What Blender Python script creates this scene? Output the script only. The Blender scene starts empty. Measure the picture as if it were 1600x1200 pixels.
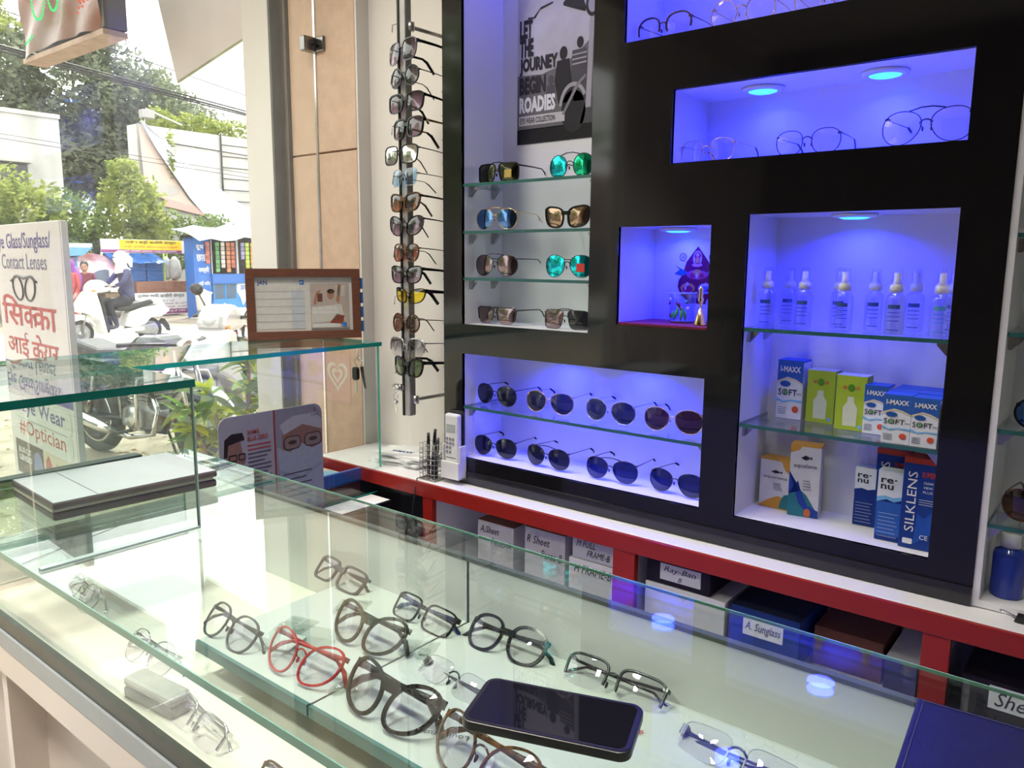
import bpy, bmesh, math, random
from mathutils import Vector, Matrix, Euler
random.seed(7)
R = math.radians
S = bpy.context.scene
C = S.collection
# ------------------------------------------------------------------ camera
cam = bpy.data.cameras.new('camera')
cam.sensor_width = 36.0
cam.lens = 1221.5 / 1600 * 36.0
cam.clip_start = 0.02
cam.clip_end = 300
camo = bpy.data.objects.new('camera', cam)
C.objects.link(camo)
_yaw, _pit, _rol = R(38.78), R(8.92), R(0.40)
_f = Vector((-math.sin(_yaw) * math.cos(_pit), math.cos(_yaw) * math.cos(_pit), -math.sin(_pit)))
_r = Vector((math.cos(_yaw), math.sin(_yaw), 0))
_u = _r.cross(_f)
_r2 = _r * math.cos(_rol) + _u * math.sin(_rol)
_u2 = -_r * math.sin(_rol) + _u * math.cos(_rol)
camo.matrix_world = Matrix(((_r2.x, _u2.x, -_f.x, 0), (_r2.y, _u2.y, -_f.y, 0), (_r2.z, _u2.z, -_f.z, 1.43), (0, 0, 0, 1)))
S.camera = camo
# ------------------------------------------------------------------ world, sun, exposure
W = bpy.data.worlds.new('hazy_sky')
S.world = W
W.use_nodes = True
_n = W.node_tree.nodes['Background']
_n.inputs[0].default_value = (1.0, 0.985, 0.955, 1)
_n.inputs[1].default_value = 4.2
sun = bpy.data.lights.new('sun', 'SUN')
sun.energy = 6.0
sun.angle = R(0.8)
sun.color = (1.0, 0.95, 0.86)
suno = bpy.data.objects.new('sun', sun)
C.objects.link(suno)
suno.location = (-12, 4, 14)
suno.rotation_euler = Vector((0.42, -0.42, -1.0)).to_track_quat('-Z', 'Y').to_euler()
S.view_settings.view_transform = 'Standard'
S.view_settings.look = 'None'
S.view_settings.exposure = 0.0
S.view_settings.gamma = 1.0
S.view_settings.use_curve_mapping = False
S.cycles.transparent_max_bounces = 28
S.cycles.max_bounces = 9
S.cycles.diffuse_bounces = 4
S.cycles.glossy_bounces = 6
S.cycles.sample_clamp_indirect = 6.0
S.cycles.use_denoising = True
S.cycles.use_adaptive_sampling = True
S.cycles.adaptive_threshold = 0.02

# ------------------------------------------------------------------ helpers
class MB:
    """collects shapes of one mesh"""
    def __init__(s):
        s.v, s.f, s.m, s.sm = [], [], [], []
    def add(s, vs, fs, mi=0, sm=False):
        b = len(s.v)
        s.v += [tuple(p) for p in vs]
        s.f += [tuple(i + b for i in f) for f in fs]
        s.m += [mi] * len(fs)
        s.sm += [sm] * len(fs)
        return s
    def box(s, a, b, mi=0):
        (x0, y0, z0), (x1, y1, z1) = a, b
        return s.add([(x0, y0, z0), (x1, y0, z0), (x1, y1, z0), (x0, y1, z0), (x0, y0, z1), (x1, y0, z1), (x1, y1, z1), (x0, y1, z1)],
                     [(0, 3, 2, 1), (4, 5, 6, 7), (0, 1, 5, 4), (1, 2, 6, 5), (2, 3, 7, 6), (3, 0, 4, 7)], mi)
    def slab(s, a, b, mi_face, mi_edge, axis=2):
        """glass sheet: large faces across `axis`, edges in the other material"""
        n = len(s.m)
        s.box(a, b, mi_edge)
        pair = {2: (0, 1), 1: (2, 4), 0: (3, 5)}[axis]
        for k in pair:
            s.m[n + k] = mi_face
        return s
    def prism(s, poly, a, b, axis='y', mi=0, sm=False):
        """polygon (2-D, counter-clockwise) extruded from a to b along axis; y: (x,z), x: (y,z), z: (x,y)"""
        n = len(poly)
        def P(p, t):
            return {'y': (p[0], t, p[1]), 'x': (t, p[0], p[1]), 'z': (p[0], p[1], t)}[axis]
        vs = [P(p, a) for p in poly] + [P(p, b) for p in poly]
        fs = [tuple(range(n)), tuple(range(2 * n - 1, n - 1, -1))] + [(i, i + n, (i + 1) % n + n, (i + 1) % n) for i in range(n)]
        return s.add(vs, fs, mi, sm)
    def tube(s, path, r, n=8, mi=0, closed=False, cap=True, flat=1.0):
        path = [Vector(p) for p in path]
        N = len(path)
        rs = r if isinstance(r, (list, tuple)) else [r] * N
        vs, fs = [], []
        ref = None
        for i, p in enumerate(path):
            if closed:
                t = path[(i + 1) % N] - path[i - 1]
            else:
                t = path[min(i + 1, N - 1)] - path[max(i - 1, 0)]
            if t.length < 1e-9:
                t = Vector((0, 0, 1))
            t.normalize()
            if ref is None:
                ref = Vector((0, 0, 1)) if abs(t.z) < 0.9 else Vector((1, 0, 0))
            a = (ref - t * ref.dot(t))
            if a.length < 1e-6:
                a = t.orthogonal()
            a.normalize()
            ref = a
            b = t.cross(a)
            for k in range(n):
                an = 2 * math.pi * (k + .5) / n
                vs.append(p + a * math.cos(an) * rs[i] + b * math.sin(an) * rs[i] * flat)
        M = N if closed else N - 1
        for i in range(M):
            for k in range(n):
                j = (i + 1) % N
                fs.append((i * n + k, i * n + (k + 1) % n, j * n + (k + 1) % n, j * n + k))
        if cap and not closed:
            fs.append(tuple(range(n - 1, -1, -1)))
            fs.append(tuple(range((N - 1) * n, N * n)))
        return s.add(vs, fs, mi, True)
    def lathe(s, prof, n=20, c=(0, 0, 0), mi=0, ax='z', sm=True):
        """prof: list of (radius, height)"""
        vs, fs = [], []
        for (r, h) in prof:
            for k in range(n):
                a = 2 * math.pi * k / n
                x, y = r * math.cos(a), r * math.sin(a)
                vs.append({'z': (c[0] + x, c[1] + y, c[2] + h), 'y': (c[0] + x, c[1] + h, c[2] - y), 'x': (c[0] + h, c[1] + x, c[2] + y)}[ax])
        for i in range(len(prof) - 1):
            for k in range(n):
                fs.append((i * n + k, i * n + (k + 1) % n, (i + 1) * n + (k + 1) % n, (i + 1) * n + k))
        if prof[0][0] > 1e-6:
            fs.append(tuple(range(n - 1, -1, -1)))
        if prof[-1][0] > 1e-6:
            fs.append(tuple(range((len(prof) - 1) * n, len(prof) * n)))
        return s.add(vs, fs, mi, sm)
    def ball(s, c, r, n=10, mi=0, sc=(1, 1, 1)):
        vs, fs = [], []
        m = n // 2 + 1
        for i in range(m + 1):
            t = math.pi * i / m
            for k in range(n):
                a = 2 * math.pi * k / n
                vs.append((c[0] + r * sc[0] * math.sin(t) * math.cos(a), c[1] + r * sc[1] * math.sin(t) * math.sin(a), c[2] - r * sc[2] * math.cos(t)))
        for i in range(m):
            for k in range(n):
                fs.append((i * n + k, i * n + (k + 1) % n, (i + 1) * n + (k + 1) % n, (i + 1) * n + k))
        return s.add(vs, fs, mi, True)
    def xf(s, M):
        s.v = [tuple(M @ Vector(p)) for p in s.v]
        return s
    def mesh(s, name, off=(0, 0, 0)):
        me = bpy.data.meshes.new(name)
        me.from_pydata([(p[0] - off[0], p[1] - off[1], p[2] - off[2]) for p in s.v], [], s.f)
        me.polygons.foreach_set('material_index', s.m)
        me.polygons.foreach_set('use_smooth', s.sm)
        me.update()
        return me

def obj(name, mb, mats, parent=None, world=True, bevel=0, smooth=None, kind=None):
    """one mesh object; with world=True the coordinates are world ones and are shifted by the parent's place"""
    off = parent.location if (parent is not None and world) else (0, 0, 0)
    if parent is not None and world and parent.parent is not None:
        off = Vector(off) + parent.parent.location
    me = mb.mesh(name, off) if isinstance(mb, MB) else mb
    if isinstance(mb, MB):
        for m in (mats if isinstance(mats, (list, tuple)) else [mats]):
            me.materials.append(m)
    o = bpy.data.objects.new(name, me)
    C.objects.link(o)
    if parent is not None:
        o.parent = parent
    if bevel:
        b = o.modifiers.new('bevel', 'BEVEL')
        b.width = bevel
        b.segments = 2
        b.limit_method = 'ANGLE'
    if smooth is not None:
        for p in me.polygons:
            p.use_smooth = smooth
    if kind:
        o['kind'] = kind
    return o

def tag(o, label=None, cat=None, group=None, kind=None):
    if label: o['label'] = label
    if cat: o['category'] = cat
    if group: o['group'] = group
    if kind: o['kind'] = kind
    return o

def thing(name, label, cat, loc=(0, 0, 0), rot=(0, 0, 0), group=None):
    o = bpy.data.objects.new(name, None)
    o.empty_display_size = 0.05
    C.objects.link(o)
    o.location = loc
    o.rotation_euler = rot
    return tag(o, label, cat, group)

def struct(name, mb, mats, label=None, parent=None, bevel=0):
    o = obj(name, mb, mats, parent, bevel=bevel)
    if parent is None:
        o['kind'] = 'structure'
        if label: o['label'] = label
    return o

_txt = {}
def text_mesh(body, size, bold=0.0, sx=1.0, shear=0.0, align='CENTER', thick=0.0003, res=2, line=1.0):
    key = (body, size, bold, sx, shear, align, thick, res, line)
    if key in _txt:
        return _txt[key].copy()
    c = bpy.data.curves.new('lettering', 'FONT')
    c.body = body
    c.size = size
    c.offset = bold * size
    c.shear = shear
    c.align_x = align
    c.align_y = 'CENTER'
    c.extrude = thick
    c.resolution_u = res
    c.space_line = line
    o = bpy.data.objects.new('lettering', c)
    C.objects.link(o)
    dg = bpy.context.evaluated_depsgraph_get()
    dg.update()
    me = bpy.data.meshes.new_from_object(o.evaluated_get(dg))
    bpy.data.objects.remove(o)
    bpy.data.curves.remove(c)
    if sx != 1.0:
        me.transform(Matrix.Diagonal((sx, 1, 1, 1)))
    me.name = 'lettering'
    me.materials.clear()
    _txt[key] = me
    return me.copy()

def text(body, size, mat, loc, rot=(90, 0, 0), parent=None, name='lettering', world=True, **kw):
    me = text_mesh(body, size, **kw)
    me.materials.append(mat)
    o = bpy.data.objects.new(name, me)
    C.objects.link(o)
    off = Vector((0, 0, 0))
    if parent is not None:
        o.parent = parent
        if world:
            off = parent.location.copy()
            if parent.parent is not None:
                off += parent.parent.location
    o.location = Vector(loc) - off
    o.rotation_euler = [R(a) for a in rot]
    return o

# ------------------------------------------------------------------ materials
_mats = {}
def mat(name, col, rough=0.5, metal=0.0, spec=0.5, noise=0.0, nscale=20.0, bump=0.0, bscale=200.0, coat=0.0, emit=None, estr=1.0, alpha=None, trans=0.0, col2=None, sheen=0.0, stretch=(1, 1, 1)):
    if name in _mats:
        return _mats[name]
    m = bpy.data.materials.new(name)
    m.use_nodes = True
    nt = m.node_tree
    p = nt.nodes['Principled BSDF']
    p.inputs['Base Color'].default_value = (*col, 1)
    p.inputs['Roughness'].default_value = rough
    p.inputs['Metallic'].default_value = metal
    p.inputs['Specular IOR Level'].default_value = spec
    p.inputs['Coat Weight'].default_value = coat
    p.inputs['Coat Roughness'].default_value = 0.04
    p.inputs['Transmission Weight'].default_value = trans
    p.inputs['Sheen Weight'].default_value = sheen
    if emit:
        p.inputs['Emission Color'].default_value = (*emit, 1)
        p.inputs['Emission Strength'].default_value = estr
    if noise or bump:
        tc = nt.nodes.new('ShaderNodeTexCoord')
        mp = nt.nodes.new('ShaderNodeMapping')
        mp.inputs['Scale'].default_value = stretch
        nt.links.new(tc.outputs['Object'], mp.inputs[0])
        if noise:
            nz = nt.nodes.new('ShaderNodeTexNoise')
            nz.inputs['Scale'].default_value = nscale
            nz.inputs['Detail'].default_value = 5
            nt.links.new(mp.outputs[0], nz.inputs['Vector'])
            rp = nt.nodes.new('ShaderNodeValToRGB')
            c2 = col2 or tuple(max(0, c * (1 - noise)) for c in col)
            rp.color_ramp.elements[0].color = (*c2, 1)
            rp.color_ramp.elements[1].color = (*col, 1)
            rp.color_ramp.elements[0].position = 0.35
            rp.color_ramp.elements[1].position = 0.65
            nt.links.new(nz.outputs['Fac'], rp.inputs[0])
            nt.links.new(rp.outputs[0], p.inputs['Base Color'])
        if bump:
            nz = nt.nodes.new('ShaderNodeTexNoise')
            nz.inputs['Scale'].default_value = bscale
            nt.links.new(mp.outputs[0], nz.inputs['Vector'])
            bp = nt.nodes.new('ShaderNodeBump')
            bp.inputs['Strength'].default_value = bump
            bp.inputs['Distance'].default_value = 0.002
            nt.links.new(nz.outputs['Fac'], bp.inputs['Height'])
            nt.links.new(bp.outputs[0], p.inputs['Normal'])
    _mats[name] = m
    return m

def glass(name, tint=(1, 1, 1), f0=0.04, rough=0.0, haze=0.0, hazecol=(.9, .9, .9), grad=None, glosscol=(1, 1, 1), mixmin=0.0, haze_t=True):
    """thin clear sheet: Schlick mix of see-through and mirror, both faces alike; dirt = share of milky scattering put in for a hazy view;
    grad=(bottom tint, z0, z1): tint running from the bottom colour to the top one along the object's own height"""
    if name in _mats:
        return _mats[name]
    m = bpy.data.materials.new(name)
    m.use_nodes = True
    nt = m.node_tree
    nt.nodes.clear()
    out = nt.nodes.new('ShaderNodeOutputMaterial')
    tr = nt.nodes.new('ShaderNodeBsdfTransparent')
    tr.inputs[0].default_value = (*tint, 1)
    if grad:
        tc = nt.nodes.new('ShaderNodeTexCoord')
        sp = nt.nodes.new('ShaderNodeSeparateXYZ')
        nt.links.new(tc.outputs['Object'], sp.inputs[0])
        mr = nt.nodes.new('ShaderNodeMapRange')
        mr.inputs['From Min'].default_value = grad[1]
        mr.inputs['From Max'].default_value = grad[2]
        nt.links.new(sp.outputs['Z'], mr.inputs['Value'])
        rp = nt.nodes.new('ShaderNodeValToRGB')
        rp.color_ramp.elements[0].color = (*grad[0], 1)
        rp.color_ramp.elements[1].color = (*tint, 1)
        nt.links.new(mr.outputs[0], rp.inputs[0])
        nt.links.new(rp.outputs[0], tr.inputs[0])
    gl = nt.nodes.new('ShaderNodeBsdfGlossy')
    gl.inputs['Roughness'].default_value = rough
    gl.inputs[0].default_value = (*glosscol, 1)
    lw = nt.nodes.new('ShaderNodeLayerWeight')
    lw.inputs['Blend'].default_value = 0.5
    pw = nt.nodes.new('ShaderNodeMath'); pw.operation = 'POWER'
    pw.inputs[1].default_value = 5.0
    nt.links.new(lw.outputs['Facing'], pw.inputs[0])
    ma = nt.nodes.new('ShaderNodeMath'); ma.operation = 'MULTIPLY_ADD'
    ma.inputs[1].default_value = 1 - f0
    ma.inputs[2].default_value = f0
    nt.links.new(pw.outputs[0], ma.inputs[0])
    mx = nt.nodes.new('ShaderNodeMixShader')
    nt.links.new(ma.outputs[0], mx.inputs[0])
    last = tr
    if haze:
        df = nt.nodes.new('ShaderNodeBsdfTranslucent' if haze_t else 'ShaderNodeBsdfDiffuse')
        df.inputs[0].default_value = (*hazecol, 1)
        m2 = nt.nodes.new('ShaderNodeMixShader')
        m2.inputs[0].default_value = haze
        nt.links.new(tr.outputs[0], m2.inputs[1])
        nt.links.new(df.outputs[0], m2.inputs[2])
        last = m2
    nt.links.new(last.outputs[0], mx.inputs[1])
    nt.links.new(gl.outputs[0], mx.inputs[2])
    nt.links.new(mx.outputs[0], out.inputs[0])
    _mats[name] = m
    return m

def emis(name, col, st):
    if name in _mats:
        return _mats[name]
    m = bpy.data.materials.new(name)
    m.use_nodes = True
    nt = m.node_tree
    nt.nodes.clear()
    e = nt.nodes.new('ShaderNodeEmission')
    e.inputs[0].default_value = (*col, 1)
    e.inputs[1].default_value = st
    o = nt.nodes.new('ShaderNodeOutputMaterial')
    nt.links.new(e.outputs[0], o.inputs[0])
    _mats[name] = m
    return m

M_wall = mat('wall_paint', (.78, .74, .68), .7, noise=.05, nscale=3, bump=.05, bscale=60)
M_ceil = mat('ceiling_paint', (.80, .78, .75), .8, noise=.04, nscale=2)
M_floor = mat('floor_tile', (.55, .52, .48), .25, noise=.15, nscale=4)
M_white = mat('white_laminate', (.82, .81, .82), .28, noise=.03, nscale=2)
M_offw = mat('white_plastic', (.78, .77, .74), .35, noise=.03, nscale=30)
M_black = mat('black_gloss_laminate', (.010, .009, .010), .07, noise=.2, nscale=2, spec=.5)
M_red = mat('red_laminate', (.30, .016, .010), .3, noise=.08, nscale=6)
M_cream = mat('cream_laminate', (.84, .75, .68), .35, noise=.05, nscale=3)
M_alu = mat('brushed_aluminium', (.62, .63, .63), .3, 1.0, noise=.1, nscale=80, stretch=(1, 1, .1))
M_steel = mat('polished_steel', (.7, .7, .7), .12, 1.0, noise=.05, nscale=30)
M_darkm = mat('dark_metal', (.05, .05, .055), .35, .8, noise=.2, nscale=60)
M_guide = mat('shutter_channel_metal', (.085, .08, .07), .6, .1, noise=.45, nscale=9)
M_sand = mat('sandstone_tile', (.62, .44, .31), .55, noise=.22, nscale=26, bump=.25, bscale=120, col2=(.55, .385, .27))
M_grout = mat('tile_grout', (.44, .28, .20), .8, noise=.2, nscale=50)
M_blk = mat('black_plastic', (.012, .012, .013), .3, noise=.3, nscale=40)
M_blkm = mat('black_rubber', (.02, .02, .02), .65, noise=.3, nscale=60, bump=.1)
M_paper = mat('white_paper', (.82, .82, .80), .75, noise=.04, nscale=15)
M_ink = mat('black_ink', (.02, .02, .025), .6, noise=.2, nscale=90)
M_inkb = mat('blue_ink', (.03, .10, .35), .6, noise=.2, nscale=90)
M_inkr = mat('red_ink', (.55, .04, .03), .6, noise=.2, nscale=90)
M_inkw = mat('white_ink', (.82, .82, .82), .5, noise=.05, nscale=90)
M_gold = mat('gold_metal', (.75, .52, .22), .22, 1.0, noise=.1, nscale=60)
M_silver = mat('silver_metal', (.66, .66, .68), .2, 1.0, noise=.08, nscale=60)
M_gun = mat('gunmetal', (.09, .09, .10), .28, .9, noise=.1, nscale=60)
M_tort = mat('tortoise_acetate', (.16, .065, .025), .15, noise=.9, nscale=90, col2=(.015, .008, .005))
M_acet = mat('black_acetate', (.010, .009, .010), .16, noise=.2, nscale=60, spec=.3)
M_brown = mat('brown_acetate', (.09, .035, .018), .15, noise=.4, nscale=60)
M_grnac = mat('dark_olive_acetate', (.035, .04, .028), .15, noise=.4, nscale=60)
M_redac = mat('red_acetate', (.50, .035, .04), .12, noise=.3, nscale=60)
M_greyac = mat('grey_acetate', (.10, .10, .12), .15, noise=.4, nscale=60)
M_navyac = mat('navy_acetate', (.015, .03, .12), .15, noise=.4, nscale=60)
G_top = glass('counter_glass', (.905, .95, .92), .045)
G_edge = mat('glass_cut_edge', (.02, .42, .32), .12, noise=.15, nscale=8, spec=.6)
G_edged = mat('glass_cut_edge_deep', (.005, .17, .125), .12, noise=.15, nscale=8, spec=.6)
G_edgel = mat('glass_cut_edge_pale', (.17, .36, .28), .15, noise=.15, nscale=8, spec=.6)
G_shelf = glass('shelf_glass', (.90, .95, .93), .045)
G_edges = mat('shelf_glass_edge', (.03, .13, .12), .12, noise=.15, nscale=8, spec=.6)
G_shop = glass('shopfront_glass', (.95, .97, .96), .04, haze=.028, hazecol=(.95, .97, 1.0))  # milky share in the glass imitates haze over the street
# ================================================================== SHOP SHELL
struct('floor', MB().box((-2.75, -2.6, -.12), (2.6, 1.85, 0)), M_floor, 'shop floor of pale polished tile')
struct('ceiling', MB().box((-2.36, -2.6, 2.92), (2.6, 1.95, 3.02)), M_ceil, 'plain off-white shop ceiling')
struct('wall_back', MB().box((-2.11, 1.843, 0), (2.6, 1.95, 2.95)), M_wall, 'cream wall behind the display cabinets')
struct('wall_right', MB().box((2.5, -2.6, 0), (2.6, 1.95, 2.95)), M_wall, 'cream side wall of the shop')
struct('wall_front', MB().box((-2.36, -2.6, 0), (2.6, -2.5, 2.95)), mat('dark_wood_panelling', (.10, .07, .055), .5, noise=.4, nscale=3, stretch=(6, 1, .5)), 'dark panelled wall opposite the display cabinets')
struct('wall_left', MB().box((-2.36, -2.6, 2.72), (-2.28, 1.79, 2.95)).box((-2.36, -2.6, 0), (-2.28, -.49, 2.75)), M_wall, 'header and end wall around the shop window')
# side pier: plaster core with sandstone tiles, rolling shutter channel, white plaster outside
pier = struct('trim_1', MB().box((-2.47, 1.80, -.12), (-2.11, 1.95, 3.0)), M_grout, 'sandstone tiled pier beside the shop window')
for (x0, x1) in ((-2.468, -2.113),):
    for (z0, z1) in ((-.10, .597), (.603, 1.797), (1.803, 2.99)):
        obj('tile', MB().box((x0, 1.788, z0), (x1, 1.806, z1)), M_sand, pier, bevel=.002)
M_plaster = mat('white_plaster', (.80, .77, .72), .8, noise=.07, nscale=2.5, bump=.1, bscale=30)
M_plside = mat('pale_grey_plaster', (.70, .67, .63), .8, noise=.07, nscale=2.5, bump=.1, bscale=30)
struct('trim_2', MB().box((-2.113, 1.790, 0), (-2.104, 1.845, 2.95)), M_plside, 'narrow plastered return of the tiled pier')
g = MB().box((-2.55, 1.80, -.12), (-2.47, 1.95, 3.0)).box((-2.55, 1.76, -.12), (-2.538, 1.80, 3.0)).box((-2.482, 1.775, -.12), (-2.47, 1.80, 3.0))
struct('trim_3', g, M_guide, 'weathered grey metal channel of the rolling shutter')
struct('wall_outer', MB().box((-2.735, 1.775, -.12), (-2.55, 1.95, 3.2)), M_plaster, 'white plastered jamb outside the shop window')
# shopfront glass with steel patch fittings
win = struct('window_1', MB().slab((-2.326, -.49, .02), (-2.316, 1.785, 2.72), 0, 1, 0), [G_shop, M_steel], 'clear shopfront glass pane facing the street')
for z in (2.16, .35):
    cl = MB().box((-2.336, 1.735, z - .024), (-2.306, 1.79, z + .024))
    cl.box((-2.306, 1.778, z - .024), (-2.262, 1.788, z + .024))
    c = obj('glass_clamp', cl, mat('worn_steel', (.30, .29, .28), .22, 1.0, noise=.2, nscale=40), win, bevel=.003)
    obj('screw', MB().lathe([(.006, 0), (.006, .003), (0, .003)], 10, (-2.306, 1.765, z), ax='x'), M_darkm, c)
# unseen slab added to keep sun out of the shop, and neighbouring facade
M_conc = mat('grey_concrete', (.45, .43, .40), .9, noise=.25, nscale=3, bump=.3, bscale=20)
struct('roof_sun_block', MB().box((-3.75, -4.0, 3.02), (-2.28, 6, 3.16)), M_conc, 'unseen concrete slab added over the shopfront to keep sun out')
struct('wall_facade', MB().box((-2.36, 1.95, -.12), (-2.2, 7.0, 3.05)).box((-2.36, -6.0, -.12), (-2.2, -2.6, 3.05)), M_plaster, 'plastered facade of the neighbouring shops')
# ceiling panel lights; window corner and customer side lamps are added fill
M_led = emis('led_panel', (1.0, .93, .84), 1.5)
for i, (x, y, nm) in enumerate([(-1.15, .66, 'by the glass riser'), (-.35, .66, 'over the counter middle'), (.55, .66, 'over the far counter end'), (-1.86, .95, 'added to brighten the window corner'), (-1.2, -.45, 'added to brighten the counter front')]):
    t = thing('ceiling_panel_light', 'square white ceiling panel light ' + nm, 'ceiling light', (x, y, 2.9), group='ceiling panel lights')
    obj('light_frame', MB().box((x - .16, y - .16, 2.90), (x + .16, y + .16, 2.92)), M_offw, t, bevel=.003)
    obj('diffuser', MB().box((x - .14, y - .14, 2.895), (x + .14, y + .14, 2.901)), M_led, t)
    l = bpy.data.lights.new('panel_lamp', 'AREA')
    l.size = .26
    l.energy = (7.5, 4.8, 1.0, 14.0, 26.0)[i]
    l.color = (1.0, .94, .85)
    l.spread = R((85, 85, 85, 125, 100)[i])
    lo = bpy.data.objects.new('panel_lamp', l)
    C.objects.link(lo)
    lo.parent = t
    lo.location = (0, 0, -.008)
# cable running down the wall behind the rack
cb = [(-1.600, 1.838, 2.6)] + [(-1.602 + .004 * math.sin(k * 1.7), 1.836, 2.5 - k * .1) for k in range(0, 17)]
tag(obj('wall_cable', MB().tube(cb + [(-1.62, 1.80, .80), (-1.63, 1.58, .79), (-1.62, 1.55, .70), (-1.60, 1.56, .45)], .0018, 6), M_blk), 'thin black cable hanging down beside the sunglasses rack', 'cable')

# ================================================================== DISPLAY WALL CABINET
Yf, Yb = 1.65, 1.836
NICHE = dict(tall=(-1.511, -1.083, 1.252, 2.56), lower=(-1.511, -.763, .861, 1.168), shrine=(-1.001, -.763, 1.279, 1.513),
             upper=(-.869, -.277, 1.652, 1.812), top=(-1.0, -.277, 1.931, 2.20), bottle=(-.680, -.278, .859, 1.533))
PX0, PX1, PZ0, PZ1 = -1.582, -.198, .787, 2.70
cab = thing('display_cabinet', 'tall glossy black wall cabinet with blue lit white niches', 'display cabinet', (-.89, 1.74, .787))
xs = sorted({PX0, PX1} | {v for n in NICHE.values() for v in n[:2]})
zs = sorted({PZ0, PZ1} | {v for n in NICHE.values() for v in n[2:]})
fp = MB()
for i in range(len(xs) - 1):
    for j in range(len(zs) - 1):
        cx, cz = (xs[i] + xs[i + 1]) / 2, (zs[j] + zs[j + 1]) / 2
        if not any(a < cx < b and c < cz < d for a, b, c, d in NICHE.values()):
            fp.box((xs[i], Yf, zs[j]), (xs[i + 1], Yf + .012, zs[j + 1]))
obj('front_panel', fp, M_black, cab)
obj('side_panel', MB().box((PX0, Yf + .012, PZ0), (PX0 + .012, Yb + .006, PZ1)), M_black, cab)
obj('plinth_strip', MB().box((PX0, Yf - .006, PZ0), (PX1, Yf, PZ0 + .036)), mat('charcoal_gloss', (.022, .022, .026), .12, noise=.2, nscale=4), cab)
M_lin = M_white
for k, (a, b, c, d) in NICHE.items():
    e = .006
    q = MB()
    y0 = Yf + .003
    q.box((a, Yb - e, c), (b, Yb, d))                 # back
    q.box((a - e, y0, c - e), (a, Yb, d + e))         # sides
    q.box((b, y0, c - e), (b + e, Yb, d + e))
    q.box((a - e, y0, c - e), (b + e, Yb, c))
    q.box((a - e, y0, d), (b + e, Yb, d + e))
    obj('niche_lining', q, M_lin, cab)
obj('shrine_mat', MB().box((-1.0, 1.655, 1.279), (-.764, 1.83, 1.284)), mat('maroon_cloth', (.22, .01, .05), .9, noise=.4, nscale=60, bump=.3), cab)
M_brk = mat('shelf_bracket_chrome', (.5, .5, .5), .25, 1.0, noise=.1, nscale=40)
def glass_shelf(par, x0, x1, z, y0=1.655, y1=1.832, br=True, th=.008):
    s = obj('glass_shelf', MB().slab((x0 + .001, y0, z - th), (x1 - .001, y1, z), 0, 1, 2), [G_shelf, G_edges], par)
    if br:
        for x, sg in ((x0, 1), (x1, -1)):
            for y in (y0 + .03, y1 - .05):
                q = MB().prism([(x, z - th - .001), (x, z - .034), (x + sg * .006, z - .034), (x + sg * .024, z - th - .006), (x + sg * .024, z - th - .001)][::sg], y - .005, y + .005, 'y')
                obj('shelf_bracket', q, M_brk, s)
    return s
for z in (1.642, 1.513, 1.384): glass_shelf(cab, -1.511, -1.083, z)
glass_shelf(cab, -1.511, -.763, 1.015)
for z in (1.290, 1.076): glass_shelf(cab, -.680, -.278, z)
# blue LED downlights
M_spot = emis('blue_led_disc', (.03, .20, 1.0), 5.0)
M_ring = mat('downlight_ring', (.80, .80, .82), .3, noise=.03, nscale=30)
def downlight(x, y, z, pw, lit=True):
    t = obj('downlight', MB().lathe([(.030, -.001), (.046, -.001), (.044, -.006), (.032, -.008), (.030, -.004)], 28, (x, y, z)), M_ring, cab)
    obj('lamp_disc', MB().lathe([(0, -.011), (.022, -.0105), (.030, -.008), (.031, -.004)], 28, (x, y, z)), M_spot, t)
    l = bpy.data.lights.new('downlight_lamp', 'AREA')
    l.shape = 'DISK'
    l.size = .06
    l.energy = pw
    l.color = (.012, .015, 1.0)
    l.spread = R(150)
    lo = bpy.data.objects.new('downlight_lamp', l)
    C.objects.link(lo)
    lo.parent = t
    lo.location = Vector((x, y, z - .013)) - cab.location
for (x, y, z, p) in [(-.704, 1.755, 1.812, 1.3), (-.452, 1.755, 1.812, 1.3), (-.49, 1.752, 1.533, 1.8), (-.905, 1.772, 1.513, 1.5), (-1.25, 1.752, 1.168, 1.4), (-1.0, 1.752, 1.168, 1.4),
                     (-1.30, 1.752, 2.56, 1.7), (-.85, 1.755, 2.20, 1.0), (-.45, 1.755, 2.20, 1.0)]:
    downlight(x, y, z, p)

# open white shelving at the end of the cabinet
rs = thing('open_shelving', 'open white wall shelving with glass shelves beside the black cabinet', 'shelving', (.2, 1.74, .787))
q = MB().box((-.198, 1.652, .787), (-.186, Yb, 2.70)).box((-.186, Yb - .008, .787), (.75, Yb, 2.70)).box((.75, 1.652, .787), (.762, Yb, 2.70)).box((-.186, 1.652, .787), (.75, Yb, .800))
obj('shelving_carcass', q, M_white, rs)
for z in (1.486, 1.310, 1.132, .952): glass_shelf(rs, -.186, .75, z)

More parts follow.
